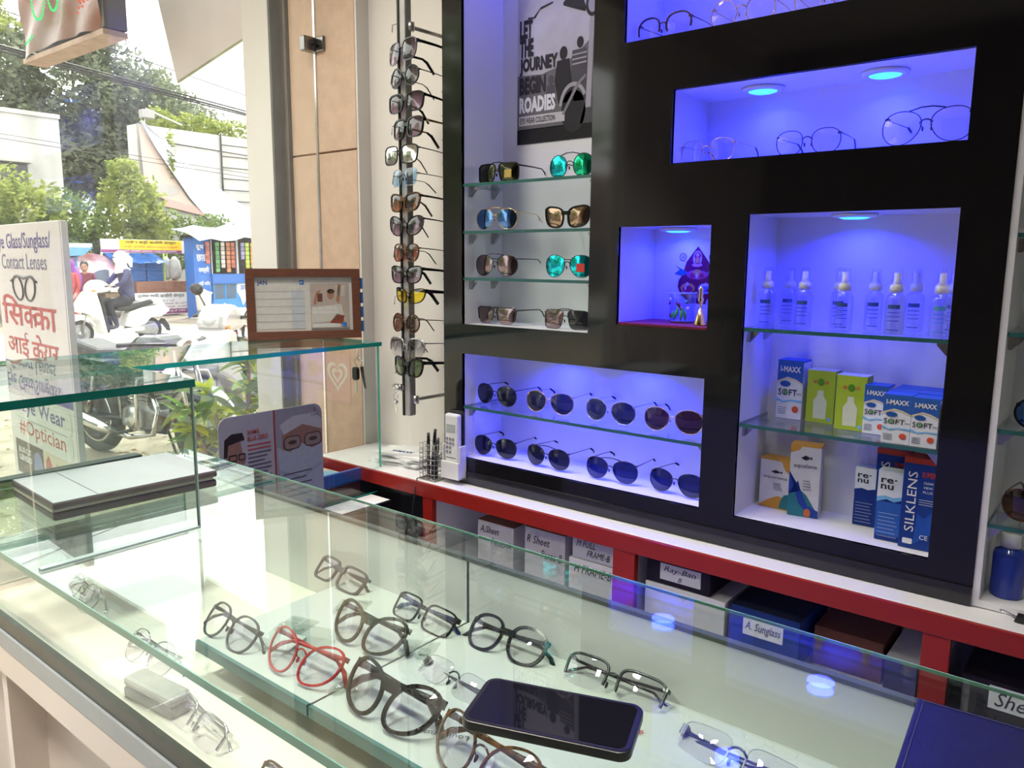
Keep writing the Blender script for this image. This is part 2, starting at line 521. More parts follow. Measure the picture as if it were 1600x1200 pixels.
# ================================================================== LEDGE COUNTER UNDER THE CABINET
led = thing('storage_counter', 'long white topped storage counter with red edging under the cabinet', 'counter', (-.6, 1.7, 0))
obj('worktop', MB().box((-2.10, 1.583, .762), (.9, 1.842, .785)), M_white, led, bevel=.0015)
obj('edge_band', MB().box((-2.10, 1.572, .742), (.9, 1.583, .7835)), M_red, led, bevel=.001)
obj('end_band', MB().box((-2.108, 1.572, .742), (-2.10, 1.80, .7835)), M_red, led)
for (x0, x1) in ((-1.600, -1.562), (-.945, -.885), (-.262, -.215), (.42, .47)):
    obj('upright', MB().box((x0, 1.574, .0), (x1, 1.592, .742)), M_red, led)
    obj('partition', MB().box((x0 + .006, 1.592, 0), (x1 - .012, 1.84, .762)), M_white, led)
obj('back_board', MB().box((-1.60, 1.832, 0), (.9, 1.842, .762)), M_white, led)
obj('inner_shelf', MB().box((-1.60, 1.596, .548), (.9, 1.832, .566)), M_white, led)
obj('door_or_dark_board', MB().box((-2.10, 1.60, .06), (-1.602, 1.612, .742)), M_blk, led)  # black board added to make the space under the ledge dark
obj('base_board', MB().box((-2.10, 1.60, .0), (.9, 1.832, .06)), M_white, led)

# ================================================================== GLASS DISPLAY COUNTER (customer side)
ctr = thing('display_counter', 'long glass topped display counter with cream laminate base', 'display counter', (0, .64, 0))
tg = obj('top_glass', MB().slab((-1.685, .3885, .990), (1.7, .8935, 1.0), 0, 0, 2), [G_top], ctr)
obj('front_edge', MB().box((-1.685, .387, .990), (1.7, .3885, 1.0)), G_edgel, tg)
obj('back_edge', MB().box((-1.685, .8935, .996), (1.7, .895, 1.0)), G_edgel, tg)
obj('front_glass', MB().slab((-1.685, .391, .880), (1.7, .399, .988), 0, 1, 1), [glass('front_glass', (.93, .96, .94), .04), G_edgel], ctr)
obj('end_glass', MB().slab((-1.683, .40, .80), (-1.675, .885, .988), 0, 1, 0), [G_top, G_edgel], ctr)
obj('end_rail', MB().box((-1.72, .30, .965), (-1.688, .80, 1.003)), mat('dark_green_metal', (.02, .035, .03), .3, .3, noise=.2, nscale=30), ctr, bevel=.002)
obj('front_rail', MB().box((-1.69, .383, .876), (1.7, .391, .898)), mat('dark_olive_rail', (.055, .06, .045), .35, .3, noise=.2, nscale=30), ctr)
obj('aluminium_strip', MB().box((-1.69, .380, .848), (1.7, .391, .876)), mat('satin_grey_strip', (.40, .44, .46), .4, .1, noise=.08, nscale=20), ctr, bevel=.001)
obj('fascia', MB().box((-1.69, .382, .802), (1.7, .40, .848)), M_cream, ctr)
obj('front_panel', MB().box((-1.69, .45, 0), (1.7, .465, .802)), M_cream, ctr)
obj('side_panel', MB().box((-1.372, .40, 0), (-1.352, .45, .802)).box((-1.69, .45, 0), (-1.675, .885, .80)), M_cream, ctr)
obj('deck', MB().box((-1.675, .40, .775), (1.7, .888, .79)), mat('ivory_laminate', (.80, .76, .68), .35, noise=.05, nscale=4), ctr)
obj('back_panel', MB().box((-1.675, .886, 0), (-.803, .893, .956)).box((-.797, .886, 0), (1.7, .893, .956)), M_white, ctr)
obj('back_panel_joint', MB().box((-.803, .8875, .70), (-.797, .892, .956)), M_blk, ctr)
obj('back_panel_dark_strip', MB().box((-1.675, .884, .956), (1.7, .895, .962)), mat('dark_strip_grey', (.10, .11, .10), .5, noise=.2, nscale=20), ctr)  # dark strip added to hide the lit top of the back panel
M_tray = mat('grey_white_laminate', (.54, .56, .55), .35, noise=.03, nscale=4)
for (a, b) in ((-1.08, -.802), (-.798, 1.7)):
    tr = obj('display_shelf', MB().box((a, .578, .838), (b, .886, .852)), M_tray, ctr)
    obj('shelf_glass_edge', MB().box((a, .572, .836), (b, .578, .8525)), mat('tray_teal_edge', (.10, .20, .20), .15, noise=.2, nscale=10), tr)
obj('shelf_joint', MB().box((-.802, .58, .838), (-.798, .886, .850)), M_blk, ctr)
for x in (-1.07, .5):
    obj('shelf_support', MB().box((x, .62, .79), (x + .02, .88, .838)), M_white, ctr)

# glass riser standing on the counter
b1 = thing('glass_riser', 'low clear glass riser shelf standing on the counter over a folder', 'glass shelf', (-1.33, .5, 1.0))
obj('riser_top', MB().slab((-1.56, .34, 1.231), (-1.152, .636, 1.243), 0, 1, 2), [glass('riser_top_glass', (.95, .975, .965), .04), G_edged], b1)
rsd = obj('riser_side', MB().slab((-1.160, .395, 1.0005), (-1.153, .631, 1.231), 0, 0, 0), [glass('riser_glass', (.95, .975, .96), .03)], b1)
obj('polished_edge', MB().box((-1.160, .631, 1.0005), (-1.153, .633, 1.231)).box((-1.162, .395, 1.0005), (-1.151, .631, 1.004)), mat('polished_edge', (.40, .50, .46), .2, noise=.1), rsd)
obj('riser_side', MB().slab((-1.555, .395, 1.0005), (-1.548, .632, 1.231), 0, 0, 0), [glass('riser_glass', (.95, .975, .96), .03)], b1)
# taller glass case by the window on a black cupboard
cup = thing('black_cupboard', 'low black cupboard behind the glass counter by the window', 'cupboard', (-1.97, 1.24, 0))
obj('cupboard_body', MB().box((-2.26, .36, .0), (-1.76, 1.565, .695)), M_blk, cup, bevel=.004)
obj('cupboard_top', MB().box((-2.26, .36, .695), (-1.725, 1.568, .708)), mat('black_laminate', (.015, .014, .015), .2, noise=.3, nscale=8), cup, bevel=.002)
b2 = thing('glass_case', 'upright clear glass case with bright teal edges holding a calendar', 'glass case', (-1.99, 1.26, .708))
obj('case_top', MB().slab((-2.16, .36, 1.169), (-1.82, 1.622, 1.181), 0, 1, 2), [G_top, G_edge], b2)
obj('case_front', MB().slab((-1.832, .38, .7085), (-1.822, 1.612, 1.169), 0, 1, 0), [glass('case_glass', (.96, .98, .97), .04), G_edge], b2)
obj('case_back', MB().slab((-2.158, .38, .7085), (-2.150, 1.56, 1.169), 0, 0, 0), [glass('case_glass', (.96, .98, .97), .04)], b2)
# ------------------------------------------------------------------ flat print helpers
_FM = {'-y': Matrix(((1, 0, 0), (0, 0, -1), (0, 1, 0))), '+x': Matrix(((0, 0, 1), (1, 0, 0), (0, 1, 0))), '+z': Matrix(((1, 0, 0), (0, 1, 0), (0, 0, 1)))}
def ftext(body, m, u0, u1, v0, v1, d, face='-y', parent=None, world=True, bold=0.0, shear=0.0, res=2, rz=0.0, line=1.0, align='CENTER', name='lettering'):
    """lettering that fills the rectangle u0..u1 x v0..v1 of a plane; face -y: (x,z) at y=d, +x: (y,z) at x=d, +z: (x,y) at z=d"""
    me = text_mesh(body, 1.0, bold=bold, shear=shear, thick=0.0, res=res, line=line, align=align)
    xs = [v.co.x for v in me.vertices]
    ys = [v.co.y for v in me.vertices]
    sx = (u1 - u0) / max(1e-6, max(xs) - min(xs))
    sy = (v1 - v0) / max(1e-6, max(ys) - min(ys))
    me.transform(Matrix.Diagonal((sx, sy, 1, 1)) @ Matrix.Translation((-(max(xs) + min(xs)) / 2, -(max(ys) + min(ys)) / 2, 0)))
    me.materials.append(m)
    o = bpy.data.objects.new(name, me)
    C.objects.link(o)
    uc, vc = (u0 + u1) / 2, (v0 + v1) / 2
    loc = {'-y': Vector((uc, d, vc)), '+x': Vector((d, uc, vc)), '+z': Vector((uc, vc, d))}[face]
    off = Vector((0, 0, 0))
    if parent is not None:
        o.parent = parent
        if world:
            off = parent.location.copy()
            if parent.parent is not None:
                off += parent.parent.location
    Mx = (_FM[face] @ Matrix.Rotation(R(rz), 3, 'Z')).to_4x4()
    Mx.translation = loc - off
    o.matrix_local = Mx
    return o
def patch(poly, d, face='-y', th=.0004, mb=None):
    """flat printed patch, a polygon on a plane"""
    q = mb or MB()
    a = 0
    for i in range(len(poly)):
        p, r = poly[i], poly[(i + 1) % len(poly)]
        a += p[0] * r[1] - p[1] * r[0]
    if a < 0:
        poly = poly[::-1]
    if face == '-y': q.prism(poly, d - th, d, 'y')
    elif face == '+x': q.prism(poly[::-1], d, d + th, 'x')
    else: q.prism(poly[::-1], d, d + th, 'z')
    return q
def rect(u0, u1, v0, v1):
    return [(u0, v0), (u1, v0), (u1, v1), (u0, v1)]
def ell(cx, cy, rx, ry, n=16, a0=0, a1=360):
    return [(cx + rx * math.cos(R(a0 + (a1 - a0) * k / (n if a1 - a0 >= 360 else n - 1))), cy + ry * math.sin(R(a0 + (a1 - a0) * k / (n if a1 - a0 >= 360 else n - 1)))) for k in range(n)]
def rrect(u0, u1, v0, v1, r, n=5):
    p = []
    for cx, cy, a in ((u1 - r, v0 + r, -90), (u1 - r, v1 - r, 0), (u0 + r, v1 - r, 90), (u0 + r, v0 + r, 180)):
        p += [(cx + r * math.cos(R(a + 90 * k / n)), cy + r * math.sin(R(a + 90 * k / n))) for k in range(n + 1)]
    return p
def pr(name, col, rough=.45):
    return mat('print_' + name, col, rough, noise=.06, nscale=60, spec=.25)
# ================================================================== EYEWEAR
SHAPES = dict(rect=(.050, .034, 4.0, .05, .02, 0), square=(.052, .042, 3.6, .06, .03, 0), big=(.056, .050, 3.0, .06, .02, 0), round=(.048, .046, 2.0, 0, 0, 0),
              way=(.051, .041, 3.0, .12, .05, .003), cat=(.053, .045, 2.3, .06, .10, .006), avi=(.056, .050, 2.15, .13, -.20, .003), navi=(.053, .043, 4.2, .10, -.10, 0),
              panto=(.048, .043, 2.4, .09, 0, 0), sport=(.062, .034, 2.8, .10, .22, .004), oval=(.049, .036, 2.4, .03, .03, 0), trap=(.055, .040, 5.0, .14, -.02, 0))
def outline(shape, n=32):
    w, h, e, tp, sh, lift = SHAPES[shape]
    pts = []
    for k in range(n):
        a = 2 * math.pi * k / n
        c, s = math.cos(a), math.sin(a)
        px = math.copysign(abs(c) ** (2 / e), c) * w / 2
        pz = math.copysign(abs(s) ** (2 / e), s) * h / 2
        px *= 1 + tp * pz / (h / 2)
        px += sh * pz
        pz += lift * px / (w / 2)
        pts.append((px, pz))
    return pts

L_clear = glass('clear_lens', (.95, .94, .96), .10, glosscol=(.95, .74, 1.0))
L_dark = glass('dark_green_lens', (.045, .05, .045), .05)
L_black = glass('black_lens', (.03, .03, .035), .05)
L_blue = glass('navy_lens', (.025, .035, .10), .05)
L_brn = glass('brown_lens', (.10, .035, .022), .05)
L_pur = glass('purple_gradient_lens', (.045, .016, .036), .08, grad=((.34, .21, .31), .004, .048))
L_dgr = glass('smoke_gradient_lens', (.03, .027, .033), .08, grad=((.22, .19, .22), .004, .048))
L_brg = glass('brown_gradient_lens', (.05, .015, .007), .08, grad=((.40, .16, .06), .004, .048))
L_red = glass('amber_red_lens', (.20, .04, .018), .07, grad=((.36, .11, .06), .004, .046))
L_gry = glass('grey_gradient_lens', (.20, .17, .20), .07, grad=((.80, .78, .80), .004, .045))
L_yel = glass('yellow_lens', (.95, .75, .02), .05)
L_lbl = glass('pale_blue_lens', (.32, .55, .80), .08)
L_olive = glass('olive_lens', (.09, .14, .05), .06)
L_brown2 = glass('warm_brown_lens', (.20, .09, .06), .06)
def mirror(name, col, r=.08):
    return mat(name, col, r, .95, noise=.25, nscale=35)
L_ms = mirror('silver_mirror_lens', (.55, .53, .48))
L_mc = mirror('cyan_mirror_lens', (.02, .62, .72))
L_mg = mirror('green_mirror_lens', (.02, .55, .28))
L_mb = mirror('blue_mirror_lens', (.10, .22, .50))
L_mbr = mirror('bronze_mirror_lens', (.36, .25, .17))
L_mp = mirror('plum_mirror_lens', (.24, .18, .19))
L_mo = mirror('olive_mirror_lens', (.07, .075, .05))

def eyewear(label, loc, rot=(0, 0, 0), shape='square', rim='acetate', fm=None, tm=None, lm=None, lm2=None, fold=False, brow=False, tt=.005, kind='sunglasses', group=None, gap=.017, tilt=0, sc=1.0, tlen=.132, sticker=None, tip=None):
    sc = sc * 1.16
    fm = fm or M_acet
    tm = tm or fm
    lm = lm or L_dark
    nm = 'sunglasses' if kind == 'sunglasses' else 'eyeglasses'
    t = thing(nm, label, nm, loc, rot, group)
    t.rotation_euler = Euler((R(tilt), 0, 0)).to_matrix().to_euler() if False else t.rotation_euler
    w, h, e, tp, sh, lift = SHAPES[shape]
    pts = outline(shape)
    cx = w / 2 + gap / 2
    T, D = {'acetate': (.0031, .0038), 'thin': (.0020, .0026), 'metal': (.0010, .0014), 'half': (.0024, .0024), 'none': (.0008, .0012)}[rim]
    zc = h / 2 + T + abs(lift)
    bow = lambda x: 1.5 * x * x
    Rm = Matrix.Rotation(R(tilt), 4, 'X') @ Matrix.Scale(sc, 4)
    N = len(pts)
    fr = MB()
    hinge = []
    for sg in (1, -1):
        P = [(sg * (cx + p[0]), zc + p[1]) for p in pts]
        nrm = []
        for k in range(N):
            a, b = P[k - 1], P[(k + 1) % N]
            tx, tz = b[0] - a[0], b[1] - a[1]
            l = math.hypot(tx, tz) or 1
            nrm.append((tz / l * sg, -tx / l * sg))
        ln = MB()
        vs = []
        for rho in (1.0, .72, .38):
            for (x, z) in P:
                xx, zz = sg * cx + (x - sg * cx) * rho, zc + (z - zc) * rho
                vs.append((xx, bow(xx) - .0028 * (1 - rho * rho), zz))
        vs.append((sg * cx, bow(cx) - .0028, zc))
        fs = []
        for j in range(2):
            for k in range(N):
                fs.append((j * N + k, j * N + (k + 1) % N, (j + 1) * N + (k + 1) % N, (j + 1) * N + k))
        for k in range(N):
            fs.append((2 * N + k, 2 * N + (k + 1) % N, 3 * N))
        ln.add(vs, [f if sg > 0 else f[::-1] for f in fs], 0, True)
        ln.xf(Rm)
        lo = obj('lens', ln, (lm2 if (lm2 and sg > 0) else lm), t, world=False)
        if sticker and sg > 0:
            st = MB().box((cx - .010, bow(cx) - .0045, zc - .012), (cx + .012, bow(cx) - .0040, zc + .006)).xf(Rm)
            obj('lens_sticker', st, sticker, lo, world=False)
        # rim
        rv, rf = [], []
        ks = list(range(N)) if rim != 'half' else [k for k in range(N) if -1 <= k <= N // 2 + 1] 
        for k in range(N):
            x, z = P[k]
            nx, nz = nrm[k]
            for (off, dy) in ((-.0004, -D / 2), (T, -D / 2), (T, D / 2), (-.0004, D / 2)):
                xx = x + nx * off
                rv.append((xx, bow(xx) + dy, z + nz * off))
        rng = range(N) if rim != 'half' else range(-1, N // 2 + 1)
        if rim != 'none':
            for k in rng:
                a, b = (k % N) * 4, ((k + 1) % N) * 4
                for i in range(4):
                    j = (i + 1) % 4
                    f = (a + i, b + i, b + j, a + j)
                    rf.append(f if sg > 0 else f[::-1])
            fr.add(rv, rf, 0, rim in ('metal', 'half'))
        else:
            eg = MB().tube([(x, bow(x), z) for (x, z) in P], .0007, 5, closed=True).xf(Rm)
            obj('lens_edge', eg, mat('polished_lens_edge', (.50, .54, .55), .25, noise=.1), lo, world=False)
        xo = max(p[0] for p in P) if sg > 0 else min(p[0] for p in P)
        kz = max(range(N), key=lambda k: sg * P[k][0] + P[k][1] * .75)
        hx, hz = P[kz][0] + sg * T * .7, P[kz][1] - .001
        if rim == 'none': hx, hz = xo, zc + h * .18
        hinge.append((hx, bow(hx), hz))
        hh = max(tt * .5, .0016)
        fr.box((hx - .0035 * sg if sg > 0 else hx - .002, bow(hx) - D / 2, hz - hh), (hx + .002 if sg > 0 else hx + .0035, bow(hx) + .008, hz + hh))
    # bridge
    br = .0026 if rim in ('acetate',) else .0012
    bz = zc + h * .12
    if rim == 'acetate':
        x = gap / 2 + .003
        fr.box((-x, -.0021, bz - .001), (x, .0024, bz + .0075))
    else:
        x = gap / 2 + .001
        fr.tube([(-x, 0, bz - .001), (-x * .5, -.0016, bz + .003), (0, -.002, bz + .004), (x * .5, -.0016, bz + .003), (x, 0, bz - .001)], br, 6)
        for sg in (-1, 1):
            fr.tube([(sg * (gap / 2 + .0005), 0, bz - .003), (sg * gap * .36, .004, bz - .007)], .0006, 5)
            fr.ball((sg * gap * .36, .0055, bz - .009), .003, 8, 0, (.5, .8, 1.3))
    if brow:
        x = gap / 2 + w * .30
        fr.tube([(-x, bow(x), zc + h / 2 - .0005), (-gap / 2, -.001, zc + h / 2 + .003), (gap / 2, -.001, zc + h / 2 + .003), (x, bow(x), zc + h / 2 - .0005)], .0012, 6)
    fr.xf(Rm)
    obj('frame', fr, fm, t, world=False)
    for i, (hx, hy, hz) in enumerate(hinge):
        sg = 1 if i == 0 else -1
        if fold:
            yy = hy + (.0075 if i == 0 else .0125)
            x1 = hx - sg * .10
            path = [(hx, hy + .004, hz), (hx - sg * .004, yy, hz), (hx - sg * .05, yy + .001, hz - .002), (x1, yy + .002, hz - .004), (x1 - sg * .018, yy + .003, hz - .013), (x1 - sg * .030, yy + .004, hz - .026)]
        else:
            path = [(hx, hy + .004, hz), (hx + sg * .001, hy + .02, hz), (hx, tlen * .45, hz), (hx - sg * .003, tlen * .74, hz - .001), (hx - sg * .005, tlen * .84, hz - .008), (hx - sg * .009, tlen, max(hz - .034, .003))]
        a = tt / 2
        rr = [a, a, a * .85, a * .8, max(a * 1.1, .0019), max(a * 1.0, .0017)]
        if tip is not None and not fold:
            b = MB().tube(path[:5], rr[:5], 6, flat=.5).xf(Rm)
            o = obj('temple', b, tm, t, world=False)
            obj('temple_tip', MB().tube(path[3:], [max(r * 1.25, .0022) for r in rr[3:]], 6, flat=.6).xf(Rm), tip, o, world=False)
        else:
            obj('temple', MB().tube(path, rr, 6, flat=.5).xf(Rm), tm, t, world=False)
    return t

# ------------------------------------------------------------------ rack of sunglasses on the wall
rk = thing('sunglasses_rack', 'tall aluminium sunglasses rack pole with wire grid on the cream wall', 'display rack', (-1.742, 1.662, .96))
obj('pole', MB().box((-1.752, 1.650, .955), (-1.728, 1.676, 2.75)), mat('anodised_pole', (.46, .45, .43), .35, .2, noise=.1, nscale=40), rk, bevel=.003)
obj('pole_slot', MB().box((-1.7585, 1.647, .955), (-1.752, 1.672, 2.75)), M_blk, rk)
M_wire = mat('grey_wire', (.42, .41, .39), .35, .7, noise=.2, nscale=50)
for z0, z1 in ((2.095, 2.095), (1.005, 1.005)):
    a = MB().tube([(-1.728, 1.668, z0), (-1.722, 1.84, z1)], .0055, 8)
    o = obj('wall_arm', a, M_wire, rk)
    obj('arm_clamp', MB().lathe([(.011, -.012), (.011, .012)], 12, (-1.726, 1.672, z0)), M_alu, o)
gr = obj('wire_grid', MB().tube([(-1.665, 1.79, 2.10), (-1.665, 1.79, 1.0)], .0022, 6), M_wire, rk)
for k in range(15):
    z = 2.005 - k * .070
    obj('grid_wire', MB().tube([(-1.72, 1.79, z), (-1.592, 1.79, z)], .0014, 6), M_wire, gr)
for k in range(14):
    z = 1.994 - k * .0703
    obj('nose_peg', MB().tube([(-1.755, 1.652, z + .034), (-1.757, 1.622, z + .033), (-1.757, 1.619, z + .008)], .0014, 6), M_wire, rk)
obj('lock', MB().lathe([(.009, -.02), (.012, -.012), (.012, .012), (.009, .018)], 14, (-1.768, 1.640, 1.043), ax='x'), M_steel, rk)
obj('top_peg', MB().tube([(-1.752, 1.65, 2.105), (-1.776, 1.646, 2.103), (-1.777, 1.646, 2.083)], .0014, 6), M_wire, rk)
ky = thing('lock_key', 'small steel key dangling from the sunglasses rack lock', 'key', (-1.765, 1.626, 1.03))
obj('key_bow', MB().lathe([(.009, -.0012), (.009, .0012)], 12, (-1.765, 1.626, 1.000), ax='y').box((-1.768, 1.6252, .965), (-1.762, 1.6268, .993)).box((-1.762, 1.6252, .968), (-1.759, 1.6268, .980)), M_steel, ky)
obj('key_ring', MB().tube([(-1.765 + .010 * math.cos(a), 1.626 + .002 * math.sin(a), 1.017 + .012 * math.sin(a)) for a in [k * math.pi / 8 for k in range(16)]], .0008, 5, closed=True), M_steel, ky)
RG = 'sunglasses hanging on the wall rack'
rack = [
 ('oversized sunglasses with purple gradient lenses at the top of the wall rack', dict(shape='big', rim='thin', fm=M_gun, tm=M_acet, lm=L_pur, tt=.008)),
 ('dark round gradient sunglasses second from the top of the rack', dict(shape='round', rim='thin', fm=M_acet, lm=L_dgr, tt=.003)),
 ('square plum gradient sunglasses with dark temples third on the rack', dict(shape='square', fm=M_acet, lm=L_pur, tt=.007)),
 ('square purple gradient sunglasses with gold temples on the rack', dict(shape='square', fm=M_acet, tm=M_gold, lm=L_pur, tt=.006, tip=M_acet, sc=1.05)),
 ('silver mirrored square sunglasses in black rims on the rack', dict(shape='square', rim='thin', fm=M_acet, lm=L_ms, tt=.003, sc=1.05)),
 ('pale blue rimless sunglasses hanging on the rack', dict(shape='square', rim='none', fm=M_gun, lm=L_lbl, tt=.0025)),
 ('brown gradient sunglasses hanging just below the pale blue rimless pair', dict(shape='way', fm=M_tort, lm=L_brg, tt=.006)),
 ('black cat eye sunglasses with mauve gradient lenses on the rack', dict(shape='cat', rim='thin', fm=M_acet, lm=L_pur, tt=.004)),
 ('amber red round sunglasses in a brown frame on the rack', dict(shape='panto', rim='thin', fm=M_tort, lm=L_red, tt=.003)),
 ('grey purple square sunglasses with thick black temples above the yellow pair', dict(shape='way', rim='thin', fm=M_acet, lm=L_pur, tt=.008)),
 ('yellow wraparound night driving glasses on the rack', dict(shape='sport', rim='thin', fm=M_acet, lm=L_yel, tt=.010)),
 ('brown round sunglasses hanging just below the yellow pair', dict(shape='round', rim='thin', fm=M_tort, lm=L_brown2, tt=.003)),
 ('large half clear grey gradient sunglasses with a metal brow on the rack', dict(shape='big', rim='half', fm=M_silver, tm=M_gun, lm=L_gry, tt=.003)),
 ('black framed green lens sunglasses at the foot of the rack', dict(shape='way', fm=M_acet, lm=L_olive, tt=.009, sc=1.06)),
]
rackx = [-1.711, -1.701, -1.697, -1.692, -1.722, -1.709, -1.708, -1.704, -1.706, -1.706, -1.694, -1.710, -1.708, -1.704]
for k, (lb, kw) in enumerate(rack):
    z = [1.990, 1.922, 1.852, 1.779, 1.708, 1.645, 1.568, 1.496, 1.426, 1.359, 1.300, 1.215, 1.137, 1.078][k]
    eyewear(lb, (rackx[k] - .02, 1.632, z), (R(-4), 0, R(-8 + 3 * ((k * 7) % 5 - 2))), group=RG, **kw)

# ------------------------------------------------------------------ tall niche, four levels
TG = 'sunglasses on the tall niche shelves'
ray_red = mat('red_sticker', (.6, .03, .02), .5, noise=.1)
tall = [
 ((-1.424, 1.70, 1.642), 'black navigator sunglasses with a gold sticker on the top niche shelf', dict(shape='navi', rim='thin', fm=M_acet, lm=L_mo, tt=.004, brow=True, sticker=mat('gold_sticker', (.6, .42, .08), .4, noise=.3, nscale=200))),
 ((-1.180, 1.70, 1.642), 'round green mirrored sunglasses with a brow bar on the top niche shelf', dict(shape='round', rim='metal', fm=M_gun, tm=M_acet, lm=L_mc, lm2=L_mg, tt=.003, brow=True, sc=1.08)),
 ((-1.430, 1.70, 1.513), 'blue mirrored aviators with gold wire frame in the tall niche', dict(shape='avi', rim='metal', fm=M_gold, lm=L_mb, tt=.0025, brow=True, sc=.96)),
 ((-1.191, 1.70, 1.513), 'square black sunglasses with bronze mirror lenses in the tall niche', dict(shape='way', fm=M_acet, lm=L_mbr, tt=.008, sc=1.02)),
 ((-1.430, 1.70, 1.384), 'plum mirrored aviators above the bottom pairs in the tall niche', dict(shape='avi', rim='metal', fm=M_gun, lm=L_mp, tt=.003, brow=True)),
 ((-1.183, 1.70, 1.384), 'turquoise mirrored aviators with a red sticker in the tall niche', dict(shape='avi', rim='metal', fm=M_gun, lm=L_mc, tt=.003, sticker=ray_red)),
 ((-1.429, 1.70, 1.252), 'half rim plum mirrored sunglasses on the niche floor under the shelves', dict(shape='trap', rim='half', fm=M_gun, lm=L_mp, tt=.004, sc=.97)),
 ((-1.186, 1.70, 1.252), 'hexagonal dark sunglasses with a brow bar on the niche floor', dict(shape='navi', rim='metal', fm=M_gun, lm=L_mp, lm2=L_black, tt=.003, brow=True)),
]
for p, lb, kw in tall:
    eyewear(lb, (p[0], p[1], p[2] + .0005), (0, 0, R(random.uniform(-5, 5))), group=TG, **kw)
# ------------------------------------------------------------------ lower niche, two rows of aviators
LG = 'aviator sunglasses in the wide blue niche'
avi = [
 (-1.428, 1.015, 'black rimmed aviators beside the bracket on the wide niche shelf', dict(fm=M_gun, lm=L_dark, tip=M_acet)),
 (-1.238, 1.015, 'second aviators along the wide niche shelf, gold rim and green lenses', dict(fm=M_gold, lm=L_dark, tip=M_acet)),
 (-1.045, 1.015, 'silver rimmed aviators with green black lenses, third along the shelf', dict(fm=M_silver, lm=L_dark, tip=M_acet)),
 (-.865, 1.015, 'gold rimmed aviators with brown lenses at the end of the shelf', dict(fm=M_gold, lm=L_brn, tip=M_brown)),
 (-1.432, .861, 'half rim black aviators at the window end of the niche floor', dict(fm=M_gun, lm=L_black, tip=M_acet)),
 (-1.242, .861, 'slate lens aviators with a brow bar on the niche floor', dict(fm=M_gun, lm=L_black, tip=M_acet, brow=True)),
 (-1.036, .861, 'navy lens aviators with a double bridge on the niche floor', dict(fm=M_gun, lm=L_blue, tip=M_acet, brow=True)),
 (-.850, .861, 'dark blue lens aviators under the brown aviators on the niche floor', dict(fm=M_gun, lm=L_blue, tip=M_acet)),
]
for k, (x, z, lb, kw) in enumerate(avi):
    eyewear(lb, (x, 1.70, z + .0005), (0, 0, R([-3, 4, -2, 5, 3, -4, 2, -3][k])), shape='avi', rim='metal', tt=.0022, group=LG, **kw)
# ------------------------------------------------------------------ upper niches, clear frames
UG = 'clear lens frames in the blue upper niches'
for (x, z, lb, kw) in [
 (-.802, 1.652, 'gold wire eyeglasses near the corner of the lit upper niche', dict(shape='panto', rim='metal', fm=M_gold)),
 (-.578, 1.652, 'rounded wire eyeglasses in the middle of the lit upper niche', dict(shape='panto', rim='metal', fm=M_gun)),
 (-.356, 1.652, 'large aviator shaped wire eyeglasses in the lit upper niche', dict(shape='avi', rim='metal', fm=M_gun, brow=True, sc=1.08)),
 (-.922, 1.931, 'browline wire eyeglasses in the corner of the uppermost niche', dict(shape='panto', rim='half', fm=M_brown, sc=1.05)),
 (-.735, 1.931, 'thin round eyeglasses next to the browline pair in the uppermost niche', dict(shape='round', rim='metal', fm=M_gold, sc=1.1)),
 (-.555, 1.931, 'thin wire eyeglasses farther along the uppermost niche', dict(shape='panto', rim='metal', fm=M_gold))]:
    eyewear(lb, (x, 1.69, z + .0005), (0, 0, R(random.uniform(-6, 6))), lm=L_clear, tt=.002, kind='eyeglasses', group=UG, tip=M_gun, **kw)
# ------------------------------------------------------------------ open shelving at the end
OG = 'sunglasses on the open shelving'
for (x, z, lb, kw) in [
 (-.100, 1.132, 'blue mirrored sunglasses on the open white shelving', dict(shape='round', rim='thin', fm=M_acet, lm=L_mb)),
 (-.095, .952, 'brown gradient sunglasses on the open white shelving above a blue bottle', dict(shape='avi', rim='thin', fm=M_tort, lm=L_brg)),
 (-.10, 1.486, 'black sunglasses high on the open white shelving', dict(shape='way', fm=M_acet, lm=L_dark))]:
    eyewear(lb, (x, 1.685, z + .0005), (0, 0, R(-4)), group=OG, **kw)
